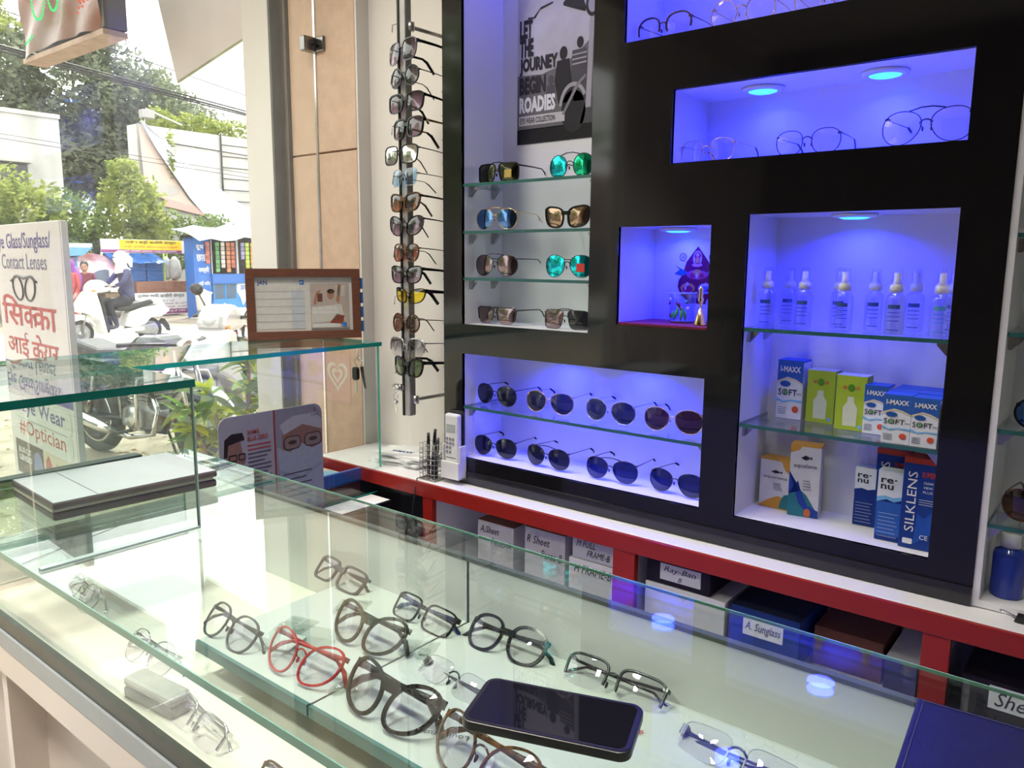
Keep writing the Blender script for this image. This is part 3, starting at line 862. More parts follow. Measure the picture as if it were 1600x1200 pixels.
# ------------------------------------------------------------------ spectacles inside the glass counter
CG = 'spectacle frames inside the glass counter'
Zs = .8525
cas = [
 ((-1.085, .835), 30, 'grey rectangular spectacles against the white back of the counter', dict(shape='rect', fm=M_greyac, fold=True)),
 ((-.855, .820), 28, 'dark rectangular spectacles with blue inner temples in the counter', dict(shape='rect', rim='thin', fm=M_acet, tm=M_navyac, fold=True, tt=.007)),
 ((-.868, .705), 28, 'olive cat eye spectacles in the middle of the counter tray', dict(shape='cat', fm=M_grnac, fold=True, tt=.007)),
 ((-.870, .590), 28, 'red cat eye spectacles at the tray edge in the counter', dict(shape='cat', rim='thin', fm=M_redac, fold=True, tt=.006)),
 ((-.700, .592), 30, 'thick black rounded spectacles at the tray edge in the counter', dict(shape='cat', fm=M_acet, fold=True, tt=.009, sc=1.08)),
 ((-1.045, .590), 28, 'purple grey round spectacles at the open end of the counter tray', dict(shape='panto', rim='thin', fm=M_greyac, fold=True, tt=.005)),
 ((-.690, .828), 30, 'round black spectacles leaning at the counter back panel', dict(shape='panto', fm=M_acet, fold=True, tt=.006)),
 ((-.690, .712), 62, 'rimless spectacles with dark temples lying behind the phone', dict(shape='rect', rim='none', fm=M_gun, tm=M_greyac, fold=True, tt=.010)),
 ((-.508, .835), 32, 'black half rim spectacles lying behind the phone by the back panel', dict(shape='rect', rim='half', fm=M_gun, tm=M_acet, fold=True, tt=.004, sc=1.08)),
 ((-.315, .790), 58, 'rimless spectacles with navy temples beside the navy case', dict(shape='rect', rim='none', fm=M_navyac, tm=M_navyac, fold=True, tt=.010, sc=1.1)),
 ((-.532, .580), 30, 'tortoiseshell spectacles just in front of the phone', dict(shape='cat', rim='thin', fm=M_tort, fold=True, tt=.007, sc=1.05)),
 ((-.330, .600), 32, 'brown plastic spectacles under the phone corner', dict(shape='rect', rim='thin', fm=M_brown, fold=True, tt=.005)),
]
for (p, tl, lb, kw) in cas:
    eyewear(lb, (p[0], p[1], Zs + .0005), (0, 0, R(random.uniform(-7, 3))), lm=L_clear, kind='eyeglasses', group=CG, tilt=-(tl + 13 if tl < 50 else tl), **kw)
ZD = .7905
for (p, lb, kw) in [((-1.50, .56), 'clear wire spectacles on the deck below the glass riser', dict(shape='panto', rim='metal', fm=M_silver)),
                    ((-1.18, .53), 'clear pale spectacles on the ivory deck under the counter edge', dict(shape='panto', rim='metal', fm=M_silver)),
                    ((-.95, .48), 'thin half rim spectacles lying in front of the tray', dict(shape='rect', rim='half', fm=M_silver)),
                    ((-.72, .47), 'dark rectangular spectacles on the deck near the counter front', dict(shape='rect', rim='thin', fm=M_brown))]:
    eyewear(lb, (p[0], p[1], ZD + .0005), (0, 0, R(random.uniform(-7, 3))), lm=L_clear, kind='eyeglasses', group='spectacles on the lower counter deck', tilt=-40, fold=True, tt=.004, **kw)
# ================================================================== THINGS IN THE NICHES
# ------------------------------------------------------------------ poster
ps = thing('wall_poster', 'black and white motorcycle eyewear poster on the tall niche back', 'poster', (-1.30, 1.829, 1.761))
yp = 1.8295
obj('poster_sheet', MB().box((-1.456, yp - .001, 1.761), (-1.13, yp, 2.26)), mat('poster_sky', (.60, .58, .60), .4, noise=.25, nscale=7), ps)
y1 = yp - .001
obj('printed_shade', patch([(-1.456, 1.80), (-1.13, 1.80), (-1.13, 2.02), (-1.19, 2.03), (-1.25, 1.985), (-1.30, 1.96), (-1.37, 1.945), (-1.456, 1.95)], y1), pr('grey', (.17, .16, .165)), ps)
obj('printed_band', patch(rect(-1.456, -1.13, 1.761, 1.802), y1), pr('nearblack', (.012, .011, .012)), ps)
PD, PM, PL = pr('dk', (.03, .028, .03)), pr('mid', (.09, .085, .09)), pr('palegrey', (.42, .40, .40))
for nm, poly, m in [('printed_rider', ell(-1.297, 1.990, .013, .018, 12), PD), ('printed_rider', [(-1.318, 1.972), (-1.278, 1.974), (-1.266, 1.90), (-1.272, 1.86), (-1.312, 1.86), (-1.326, 1.92)], PD),
                    ('printed_rider', ell(-1.243, 2.010, .011, .015, 12), PD), ('printed_rider', [(-1.268, 1.992), (-1.224, 1.994), (-1.214, 1.93), (-1.216, 1.86), (-1.262, 1.86), (-1.272, 1.93)], PM),
                    ('printed_rider', ell(-1.338, 1.925, .010, .014, 12), PM), ('printed_rider', [(-1.352, 1.912), (-1.326, 1.912), (-1.32, 1.86), (-1.356, 1.86)], PM),
                    ('printed_wheel', ell(-1.262, 1.835, .040, .056, 20), PD), ('printed_jacket', [(-1.24, 1.80), (-1.13, 1.80), (-1.13, 1.885), (-1.19, 1.875), (-1.225, 1.85)], PM)]:
    obj(nm, patch(poly, y1 - .0004), m, ps)
for k in range(3):
    obj('printed_stripe', patch([(-1.268, 1.978 - k * .012), (-1.222, 1.980 - k * .012), (-1.221, 1.984 - k * .012), (-1.268, 1.982 - k * .012)], y1 - .0007), PL, ps)
obj('printed_fender', patch([(-1.262 + .047 * math.cos(R(t_)), 1.845 + .066 * math.sin(R(t_))) for t_ in range(30, 176, 12)] + [(-1.262 + .038 * math.cos(R(t_)), 1.845 + .055 * math.sin(R(t_))) for t_ in range(174, 29, -12)], y1 - .0010), PL, ps)
obj('printed_pipe', patch([(-1.30, 1.83), (-1.292, 1.828), (-1.245, 1.90), (-1.222, 1.92), (-1.224, 1.927), (-1.252, 1.906)], y1 - .0012), pr('mid2', (.26, .25, .25)), ps)
obj('printed_fork', patch([(-1.222, 1.84), (-1.205, 1.84), (-1.198, 2.09), (-1.212, 2.09)], y1 - .0008), pr('palegrey', (.42, .40, .40)), ps)
obj('printed_lamp', patch(ell(-1.205, 2.10, .022, .032, 16), y1 - .001), pr('dk', (.03, .028, .03)), ps)
obj('printed_lamp', patch(ell(-1.205, 2.10, .014, .022, 16), y1 - .0015), pr('palegrey', (.42, .40, .40)), ps)
for pl in ([(-1.30, 2.112), (-1.23, 2.085), (-1.225, 2.092), (-1.24, 2.13), (-1.27, 2.14), (-1.30, 2.12)], [(-1.258, 2.13), (-1.235, 2.13), (-1.235, 2.17), (-1.262, 2.17)], [(-1.38, 2.115), (-1.335, 2.125), (-1.335, 2.129), (-1.375, 2.122), (-1.40, 2.10), (-1.42, 2.102), (-1.42, 2.098), (-1.395, 2.096)]):
    obj('printed_handlebar', patch(pl, y1 - .0006), pr('dk', (.03, .028, .03)), ps)
K = pr('charcoal', (.035, .03, .035))
for s, u1, v0, v1 in (('LET', -1.404, 2.047, 2.096), ('THE', -1.400, 1.997, 2.046), ('JOURNEY', -1.316, 1.947, 1.995), ('BEGIN', -1.356, 1.896, 1.944)):
    ftext(s, K, -1.448, u1, v0, v1, y1 - .0012, parent=ps, bold=.05)
ftext('ROADIES', M_inkw, -1.448, -1.322, 1.846, 1.890, y1 - .0012, parent=ps, bold=.05)
obj('printed_strip', patch(rect(-1.449, -1.29, 1.812, 1.838), y1 - .0006), pr('white', (.6, .58, .58)), ps)
ftext('EYE WEAR COLLECTION', M_ink, -1.444, -1.322, 1.817, 1.833, y1 - .0014, parent=ps, bold=.02)
# ------------------------------------------------------------------ shrine niche
st = thing('deity_sticker', 'teardrop shaped red deity sticker on the shrine niche back', 'sticker', (-.886, 1.8295, 1.335))
cx, y2 = -.878, 1.8295
drop = [(cx, 1.470)] + [(cx + s * w, z) for s, seq in ((1, ((.012, 1.455), (.030, 1.432), (.036, 1.412), (.040, 1.400), (.050, 1.385), (.052, 1.370), (.044, 1.350), (.028, 1.338), (.026, 1.333))),) for (w, z) in seq]
drop += [(2 * cx - x, z) for (x, z) in drop[:0:-1]]
obj('sticker_base', patch(drop, y2), pr('maroon', (.16, .008, .03)), st)
fig = [(0, 1.440, .0125, .020, 'gold', 0), (0, 1.440, .0095, .016, 'crimson', 1), (0, 1.449, .0038, .0045, 'skin', 2), (0, 1.435, .0055, .009, 'goldd', 2), (-.009, 1.437, .0022, .008, 'skin', 2), (.009, 1.437, .0022, .008, 'skin', 2), (0, 1.424, .014, .005, 'pinkp', 2),
       (0, 1.400, .030, .012, 'rose', 0), (0, 1.404, .012, .009, 'goldd', 1), (-.012, 1.398, .006, .006, 'crimson', 2), (.012, 1.398, .006, .006, 'crimson', 2), (0, 1.398, .0035, .007, 'skin', 2),
       (-.024, 1.366, .020, .013, 'goldd', 0), (-.024, 1.364, .014, .009, 'crimson', 1), (-.025, 1.376, .0040, .0048, 'skin', 2), (-.030, 1.367, .0025, .006, 'skin', 2),
       (.024, 1.366, .020, .013, 'paleb', 0), (.024, 1.364, .013, .008, 'blue', 1), (.025, 1.376, .0040, .0048, 'skin', 2), (.016, 1.364, .005, .002, 'goldd', 2), (.030, 1.362, .004, .003, 'crimson', 2), (0, 1.347, .022, .005, 'gold', 0), (0, 1.355, .006, .004, 'goldd', 1)]
for (dx, z, rx, rz_, c, lv) in fig:
    obj('printed_figure', patch(ell(cx + dx, z, rx, rz_, 12), y2 - .0004 * (1 + lv)), pr(c, dict(gold=(.55, .33, .08), goldd=(.62, .30, .05), skin=(.66, .46, .34), crimson=(.36, .02, .05), rose=(.45, .08, .12), pinkp=(.62, .25, .32), blue=(.10, .16, .50), paleb=(.50, .55, .70))[c]), st)
obj('printed_base', patch(rect(cx - .028, cx + .026, 1.328, 1.334), y2 - .0002), pr('maroon', (.16, .008, .03)), st)
for s in (-1, 1):
    obj('printed_leaf', patch([(cx + s * .024, 1.405), (cx + s * .060, 1.422), (cx + s * .048, 1.412), (cx + s * .062, 1.402), (cx + s * .040, 1.396)], y2 - .0001), pr('leafgreen', (.03, .17, .12)), st)
    q = MB().tube([(cx + s * .040 + .009 * math.cos(a), y2 - .0005, 1.444 + .009 * math.sin(a)) for a in [k * math.pi / 8 for k in range(16)]], .0008, 4, closed=True)
    obj('printed_circle', q, pr('maroon', (.16, .008, .03)), st)
    ftext('ॐ' if s < 0 else 'श्री'.replace('्', ''), pr('maroon', (.16, .008, .03)), cx + s * .040 - .005, cx + s * .040 + .005, 1.439, 1.449, y2 - .0006, parent=st)
tu = thing('glass_tumbler', 'clear glass tumbler painted with green and purple flowers in the shrine', 'tumbler', (-.883, 1.765, 1.284))
obj('tumbler_wall', MB().lathe([(.0, .002), (.026, .002), (.030, .006), (.034, .070), (.0345, .072)], 24, (-.883, 1.765, 1.284)), glass('tumbler_glass', (.72, .78, .92), .12), tu)
obj('tumbler_rim', MB().tube([(-.883 + .0345 * math.cos(q_), 1.765 + .0345 * math.sin(q_), 1.356) for q_ in [k * math.pi / 12 for k in range(24)]], .0011, 5, closed=True), mat('glass_rim', (.55, .58, .70), .1, noise=.1), tu)
obj('tumbler_base', MB().lathe([(0, .001), (.027, .001), (.029, .006), (0, .007)], 20, (-.883, 1.765, 1.284)), mat('glass_base', (.42, .48, .66), .1, noise=.2, nscale=60), tu)
def on_cup(a, z):
    r0 = .0322 + z * .05
    return (-.883 + r0 * math.cos(R(a)), 1.765 + r0 * math.sin(R(a)), 1.284 + z)
for (a0, z0, a1, z1, w_, c) in [(-100, .008, -78, .042, .0045, 'g'), (-70, .006, -66, .040, .0045, 'g'), (-48, .006, -58, .036, .004, 'g'), (-112, .010, -104, .030, .0035, 'g'), (-90, .052, -72, .038, .0050, 'p'), (-72, .038, -64, .030, .0040, 'p'), (-128, .016, -112, .022, .0060, 'p'), (-132, .046, -118, .050, .0045, 'p'), (-58, .050, -42, .056, .0035, 'b'), (-48, .034, -36, .040, .0035, 'w'), (-122, .060, -112, .056, .003, 'w')]:
    m_ = (a0 + a1) / 2
    q = MB().tube([on_cup(a0, z0), on_cup(m_ + 3, (z0 + z1) / 2), on_cup(a1, z1)], [w_ * .3, w_, w_ * .3], 6, flat=.5)
    obj('painted_leaf' if c == 'g' else 'painted_flower', q, dict(g=pr('brightgreen', (.06, .45, .06)), p=pr('plum', (.14, .02, .10)), b=pr('aquapaint', (.10, .40, .55)), w=M_inkw)[c], tu)
bs = thing('brass_stand', 'small brass figure on a conical stand in the shrine niche', 'ornament', (-.806, 1.705, 1.284))
obj('stand_cone', MB().lathe([(.0155, 0), (.0155, .003), (.011, .018), (.0065, .036), (.003, .038), (.0025, .047), (.0055, .054), (.0075, .062), (.0035, .068), (.006, .074), (.0045, .080), (.0065, .085), (.003, .090), (.0, .094)], 18, (-.806, 1.705, 1.284)), M_gold, bs)
# ------------------------------------------------------------------ spray bottles
M_cap = mat('white_spray_cap', (.80, .80, .78), .35, noise=.03, nscale=40)
G_pet = glass('pet_bottle', (.88, .89, .93), .06)
G_cap = glass('clear_overcap', (.93, .93, .96), .06)
M_blab = pr('navyband', (.05, .10, .30))
btl = [((-.652, 1.715), 'nearest the niche side wall'), ((-.630, 1.790), 'half hidden behind the first bottle'), ((-.574, 1.722), 'standing alone on the bottle shelf'), ((-.512, 1.765), 'tucked behind the fourth bottle'), ((-.482, 1.690), 'just in front of another near the shelf middle'),
       ((-.440, 1.760), 'with dark label set back on the shelf'), ((-.383, 1.688), 'with yellowish liquid near the shelf edge'), ((-.368, 1.785), 'set back between two front bottles'), ((-.303, 1.690), 'with pale blue label at the shelf end'), ((-.296, 1.775), 'hidden behind the end bottle')]
for k, ((x, y), lb) in enumerate(btl):
    t = thing('spray_bottle', 'small clear lens cleaner spray bottle ' + lb, 'spray bottle', (x, y, 1.2905), group='lens cleaner spray bottles')
    z = 1.2905
    obj('bottle_body', MB().lathe([(0, .001), (.0175, .001), (.0185, .004), (.0185, .070), (.0165, .077), (.009, .083), (.009, .087)], 20, (x, y, z)), G_pet if k != 6 else glass('pet_bottle_yellow', (.86, .86, .70), .06), t)
    obj('spray_pump', MB().lathe([(.0125, .084), (.0125, .097), (.009, .101), (.0068, .104), (.0060, .122), (0, .123)], 16, (x, y, z)), M_cap, t)
    obj('overcap', MB().lathe([(.0105, .099), (.0100, .128), (.0090, .130), (0, .1305)], 16, (x, y, z)), G_cap, t)
    lab = MB()
    for (z0, z1) in ((.052, .060), (.010, .0115), (.044, .0455), (.036, .0372), (.028, .0292)):
        n = 7
        vs = [(x + .0188 * math.cos(R(a)), y + .0188 * math.sin(R(a)), z + zz) for zz in (z0, z1) for a in [-120 + k * 70 / (n - 1) for k in range(n)]]
        lab.add(vs, [(i, i + 1, i + 1 + n, i + n) for i in range(n - 1)])
    obj('printed_label', lab, M_blab if k != 8 else pr('skyband', (.10, .35, .60)), t)
# ------------------------------------------------------------------ product boxes
def carton(name, label, x0, x1, yf, dep, z0, h, body, rz=0, group=None):
    t = thing(name, label, 'carton', ((x0 + x1) / 2, yf, z0 + .0005), (0, 0, R(rz)), group)
    w = (x1 - x0) / 2
    obj('carton_body', MB().box((-w, 0, 0), (w, dep, h)), body, t, world=False, bevel=.0008)
    return t, w
IM = pr('cartonwhite', (.78, .80, .82)); IB = pr('cartonblue', (.03, .12, .45)); IBd = pr('cartonnavy', (.01, .035, .22)); IO = pr('cartonorangered', (.70, .10, .04)); IC = pr('cartoncyan', (.20, .50, .80))
def imaxx(label, x0, x1, yf, h, dep=.05, front=True):
    t, w = carton('contact_lens_carton', label, x0, x1, yf, dep, 1.076, h, IM, group='blue and white contact lens cartons')
    obj('blue_lid', MB().box((-w - .0003, -.0003, h * .97), (w + .0003, dep + .0003, h + .0004)), IB, t, world=False)
    obj('printed_blue', patch([(-w, h * .62), (-w * .2, h * .70), (w * .4, h * .67), (w, h * .60), (w, h * .99), (-w, h * .99)], -.0002), IB, t, world=False)
    obj('printed_swoosh', patch([(-w, h * .60), (-w * .2, h * .69), (w * .4, h * .66), (w, h * .585), (w, h * .62), (w * .4, h * .69), (-w * .2, h * .72), (-w, h * .64)], -.0005), pr('paleyellow', (.75, .65, .40)), t, world=False)
    ftext('I-MAXX', M_inkw, -w * .78, w * .80, h * .80, h * .90, -.0012, parent=t, world=False, bold=.03)
    obj('printed_lens', patch(ell(-w * .35, h * .60, w * .42, h * .05, 14), -.0009), pr('lensblue', (.02, .10, .35)), t, world=False)
    ftext('SOFT', M_ink, -w * .88, w * .60, h * .40, h * .51, -.0012, parent=t, world=False, bold=.01)
    ftext('water', M_ink, w * .60, w * .95, h * .42, h * .46, -.0012, parent=t, world=False)
    obj('printed_dot', patch(ell(-w * .33, h * .455, w * .10, h * .03, 10), -.0016), pr('brightgreen', (.06, .45, .06)), t, world=False)
    obj('printed_wave', patch([(-w, h * .30), (-w * .4, h * .27), (w * .2, h * .31), (w, h * .29), (w, h * .33), (w * .2, h * .335), (-w * .5, h * .30), (-w, h * .36)], -.0005), IC, t, world=False)
    obj('printed_seal', patch(ell(w * .52, h * .17, w * .26, h * .06, 14), -.0006), IO, t, world=False)
    for k in range(4):
        obj('printed_line', patch(rect(-w * .85, -w * .2, h * (.08 + k * .035), h * (.09 + k * .035)), -.0006), pr('greyline', (.25, .27, .33)), t, world=False)
    return t
imaxx('tall blue and white contact lens carton beside the green cartons', -.640, -.582, 1.775, .135)
imaxx('blue and white carton half hidden behind the front pair', -.437, -.391, 1.727, .103)
imaxx('blue and white carton at the front of the glass shelf', -.384, -.332, 1.662, .098)
imaxx('blue and white carton in the front corner of the glass shelf', -.331, -.283, 1.660, .097)
for k, (x0, x1, y) in enumerate([(-.384, -.332, 1.715), (-.331, -.283, 1.713), (-.384, -.332, 1.768), (-.331, -.283, 1.766)]):
    t, w = carton('contact_lens_carton', 'blue topped carton in the packed rows, ' + ['right behind the front one', 'right behind the corner one', 'at the back behind the front one', 'at the back behind the corner one'][k], x0, x1, y, .05, 1.076, .098, IM, group='packed cartons behind the front pair')
    obj('blue_lid', MB().box((-w - .0003, -.0003, .07), (w + .0003, .0503, .0984)), IB, t, world=False)
GRN = pr('limegreen', (.42, .56, .04))
for lb, x0, x1, y in (('lime green solution carton next to the tall blue and white one', -.572, -.511, 1.775), ('lime green solution carton in the middle of the glass shelf', -.497, -.435, 1.735)):
    t, w = carton('solution_carton', lb, x0, x1, y, .045, 1.076, .118, GRN, group='lime green solution cartons')
    h = .118
    obj('carton_flap', MB().box((-w - .0003, .0, h - .001), (w + .0003, .0453, h + .0005)), pr('flapgrey', (.55, .58, .50)), t, world=False)
    obj('printed_bottle', patch([(-w * .45, h * .08), (w * .45, h * .08), (w * .48, h * .42), (w * .22, h * .52), (w * .20, h * .62), (-w * .20, h * .62), (-w * .22, h * .52), (-w * .48, h * .42)], -.0003), pr('palebottle', (.70, .74, .55)), t, world=False)
    obj('printed_emblem', patch(ell(0, h * .78, w * .24, h * .07, 12), -.0003), pr('emblemgreen', (.10, .30, .02)), t, world=False)
    for s in (-1, 1):
        obj('printed_emblem', patch(ell(s * w * .42, h * .78, w * .15, h * .035, 10), -.0003), pr('emblemred', (.55, .22, .06)), t, world=False)
    obj('printed_drop', patch(ell(w * .70, h * .08, w * .14, h * .04, 10), -.0003), IC, t, world=False)
ZB = .8595
def aqua(label, x0, x1, y, h, rz, big):
    t, w = carton('lens_carton', label, x0, x1, y, .04, ZB, h, pr('ivorycarton', (.72, .70, .68)), rz, 'white lens cartons with wavy coloured print')
    obj('orange_top', MB().box((-w - .0003, -.0003, h - .004), (w + .0003, .0403, h + .0004)), pr('orange', (.66, .33, .05)), t, world=False)
    if big:
        obj('printed_shape', patch([(-w, 0), (w, 0), (w, h * .05), (w * .2, h * .30), (-w * .4, h * .40), (-w, h * .62)], -.0003), pr('teal', (.03, .20, .24)), t, world=False)
        obj('printed_shape', patch([(-w, h * .30), (-w * .4, h * .50), (-w * .2, h * .36), (w * .3, h * .16), (w, h * .10), (w, 0), (w * .6, 0), (-w * .3, h * .18), (-w, h * .62)], -.0006), pr('royal', (.02, .06, .33)), t, world=False)
        obj('printed_shape', patch([(-w, h * .88), (-w * .4, h * .93), (-w * .2, h), (-w, h)], -.0003), pr('orange', (.66, .33, .05)), t, world=False)
        obj('printed_shape', patch(ell(w * .30, h * .06, w * .22, h * .06, 12), -.0009), pr('coral', (.65, .16, .06)), t, world=False)
    else:
        obj('printed_shape', patch([(-w, 0), (w, 0), (w, h * .22), (w * .2, h * .26), (-w * .4, h * .16), (-w, h * .02)], -.0003), pr('orange', (.66, .33, .05)), t, world=False)
        obj('printed_shape', patch([(w * .3, h * .02), (w, h * .02), (w, h * .34), (w * .6, h * .30), (w * .4, h * .18)], -.0006), pr('teal', (.03, .20, .24)), t, world=False)
        obj('printed_shape', patch([(w * .3, h), (w, h), (w, h * .72), (w * .6, h * .80)], -.0003), pr('orange', (.66, .33, .05)), t, world=False)
    zc = .70 if big else .62
    ftext('aqualens', M_ink, -w * .75, w * .75, h * (zc - .03), h * (zc + .04), -.0012, parent=t, world=False)
    obj('printed_fish', patch([(-w * .3, h * (zc + .12)), (0, h * (zc + .09)), (w * .3, h * (zc + .12)), (w * .42, h * (zc + .10)), (w * .42, h * (zc + .15)), (w * .3, h * (zc + .13)), (0, h * (zc + .16))], -.0006), M_ink, t, world=False)
    for k in range(4):
        obj('printed_line', patch(rect(-w * .1, w * (.5 - .05 * k), h * (.38 + k * .04), h * (.39 + k * .04)), -.0009), pr('greyline', (.25, .27, .33)), t, world=False)
aqua('short white lens carton with orange wave print on the niche floor', -.668, -.592, 1.772, .118, -4, False)
aqua('taller white lens carton with teal and blue wave print', -.590, -.524, 1.752, .166, 8, True)
def renu(label, x0, x1, y, h, n):
    t, w = carton('solution_carton', label, x0, x1, y, .035, ZB, h, IBd if n else IBd, 0, 'white topped blue solution cartons')
    obj('printed_white', patch(rect(-w, w, h * .62, h), -.0002), IM, t, world=False)
    obj('white_top', MB().box((-w - .0003, 0, h - .001), (w + .0003, .0353, h + .0005)), pr('flapgrey', (.55, .58, .50)), t, world=False)
    obj('printed_wave', patch([(-w, h * .55), (-w * .2, h * .60), (w * .4, h * .57), (w, h * .61), (w, h * .66), (w * .3, h * .63), (-w * .3, h * .65), (-w, h * .62)], -.0005), IC if n else IBd, t, world=False)
    if n: obj('printed_mid', patch(rect(-w, w, h * .08, h * .56), -.0002), IB, t, world=False)
    ftext('re\u00b7', M_ink, -w * .75, w * .55, h * .83, h * .90, -.0010, parent=t, world=False, bold=.02)
    ftext('nu', M_ink, -w * .75, w * .30, h * .74, h * .81, -.0010, parent=t, world=False, bold=.02)
    for k in range(7):
        obj('printed_line', patch(rect(-w * .8, w * (.8 - .12 * (k % 3)), h * (.06 + k * .055), h * (.068 + k * .055)), -.0006), pr('paleline', (.35, .42, .60)), t, world=False)
renu('small white topped blue carton set back on the niche floor', -.455, -.412, 1.775, .130, 0)
renu('white topped blue carton in front of the red topped ones', -.392, -.345, 1.706, .148, 1)
def silk(label, x0, x1, y, h, n):
    t, w = carton('solution_carton', label, x0, x1, y, .045, ZB, h, pr('silkblue', (.012, .045, .25)), 0, 'red topped blue solution cartons')
    obj('red_top', MB().box((-w - .0003, -.0003, h * .94), (w + .0003, .0453, h + .0003)), pr('silkred', (.50, .05, .02)), t, world=False)
    ftext('SILKLENS', M_inkw, -w * .42 - h * .33, -w * .42 + h * .33, h * .52 - w * .28, h * .52 + w * .28, -.0010, parent=t, world=False, rz=90)
    obj('printed_wave', patch([(-w * .1, h * .05), (w, h * .20), (w, h * .45), (w * .4, h * .35), (0, h * .40)], -.0003), pr('silkblue2', (.02, .09, .42)), t, world=False)
    ftext('SUPER', pr('silkred', (.50, .05, .02)), w * .12, w * .92, h * .80, h * .86, -.0010, parent=t, world=False, bold=.03)
    for k, s in enumerate(('CLEAN', 'VIEW', 'PLUS')):
        ftext(s, M_inkw, w * .25, w * .80, h * (.73 - .05 * k), h * (.755 - .05 * k), -.0010, parent=t, world=False)
    for k in range(3):
        obj('printed_line', patch(rect(w * .05, w * .95, h * (.50 + k * .025), h * (.508 + k * .025)), -.0008), pr('paleline', (.35, .42, .60)), t, world=False)
    ftext('CE', M_inkw, w * .25, w * .75, h * .12, h * .17, -.0010, parent=t, world=False)
    obj('printed_mark', patch(rrect(-w * .75, -w * .15, h * .05, h * .11, w * .08), -.0008), M_inkw, t, world=False)
silk('red topped blue carton standing behind the others', -.414, -.350, 1.775, .178, 0)
silk('red topped blue carton in the front corner of the niche floor', -.342, -.281, 1.690, .188, 1)
# ------------------------------------------------------------------ open shelving: blue bottle and a clip
t = thing('solution_bottle', 'white capped bottle of blue liquid on the open shelving', 'bottle', (-.150, 1.712, .8005))
z = .8005
obj('bottle_body', MB().lathe([(0, .0), (.026, .0), (.028, .004), (.028, .082), (.024, .092), (.015, .096), (.015, .100)], 22, (-.150, 1.712, z)), mat('blue_liquid_bottle', (.02, .05, .36), .12, noise=.1, nscale=20), t)
obj('bottle_cap', MB().lathe([(.0165, .098), (.0165, .122), (.0155, .124), (0, .124)], 22, (-.150, 1.712, z)), M_cap, t)
t = thing('binder_clip', 'black binder clip with wire handles on the shelving floor', 'clip', (-.105, 1.63, .786))
obj('clip_jaw', MB().prism([(-.02, 0), (.02, 0), (.016, .012), (-.016, .012)], -.008, .008, 'y').xf(Matrix.Translation((0, 0, .0015))), M_blk, t, world=False)
obj('clip_handle', MB().tube([(-.016, -.004, .006), (-.036, -.006, .012), (-.044, 0, .014), (-.036, .006, .012), (-.016, .004, .006)], .0012, 6), M_steel, t, world=False)

# ================================================================== ON THE LEDGE
rh = thing('remote_holder', 'white wall holder for a remote control at the cabinet corner', 'holder', (-1.525, 1.63, .80))
obj('holder_cup', MB().box((-1.562, 1.618, .800), (-1.492, 1.648, .806)).box((-1.562, 1.612, .800), (-1.492, 1.618, .852)).box((-1.562, 1.618, .800), (-1.557, 1.648, .90)).box((-1.497, 1.618, .800), (-1.492, 1.648, .90)), M_offw, rh, bevel=.002)
obj('holder_back', MB().box((-1.555, 1.642, .80), (-1.50, 1.649, 1.0)), M_blk, rh, bevel=.002)
rc = thing('remote_control', 'white air conditioner remote control in the wall holder', 'remote control', (-1.527, 1.628, .8065))
obj('remote_body', MB().box((-1.554, 1.6205, .8065), (-1.502, 1.640, .992)), M_offw, rc, bevel=.006)
obj('remote_screen', MB().box((-1.546, 1.6195, .938), (-1.512, 1.6205, .962)), mat('lcd_grey', (.45, .48, .44), .2, noise=.1), rc)
for r_ in range(4):
    for c_ in range(3):
        if r_ < 2 or c_ != 2:
            obj('button', MB().box((-1.547 + c_ * .012, 1.6185, .915 - r_ * .013), (-1.540 + c_ * .012, 1.6205, .922 - r_ * .013)), mat('grey_button', (.28, .28, .28), .5, noise=.1), rc)
obj('printed_line', patch(rect(-1.548, -1.508, .862, .8635), 1.6203), M_ink, rc)
ph = thing('wire_pen_holder', 'wire mesh pen holder on the white ledge', 'pen holder', (-1.600, 1.618, .7855))
for k in range(8):
    z = .790 + k * .015
    obj('mesh_wire', MB().tube([(-1.632, 1.595, z), (-1.572, 1.595, z), (-1.572, 1.640, z), (-1.632, 1.640, z)], .0009, 5, closed=True), M_wire, ph)
for (x, y) in [(-1.632 + i * .012, 1.595) for i in range(6)] + [(-1.572, 1.61), (-1.572, 1.625), (-1.632, 1.61), (-1.632, 1.625)]:
    obj('mesh_upright', MB().tube([(x, y, .7856), (x, y, .898)], .0009, 5), M_wire, ph)
obj('mesh_base', MB().box((-1.632, 1.595, .7856), (-1.572, 1.640, .788)), M_wire, ph)
for k, (x, tx, h, c) in enumerate([(-1.618, -.006, .135, M_blk), (-1.605, .010, .150, M_blk), (-1.596, .012, .125, M_gun), (-1.588, .004, .118, M_blkm)]):
    p = thing('pen', ['black marker leaning at the window side of the pen holder', 'tall black marker rising from the pen holder', 'grey pen between the markers in the holder', 'short black pen nearest the remote in the holder'][k], 'pen', (x, 1.618, .788), group='pens in the wire holder')
    obj('pen_barrel', MB().tube([(0, 0, .002), (tx * .7, .004, h * .72)], .0048, 8), c, p, world=False)
    obj('pen_cap', MB().tube([(tx * .7, .004, h * .72), (tx, .006, h)], [.0056, .0045], 8), c, p, world=False)
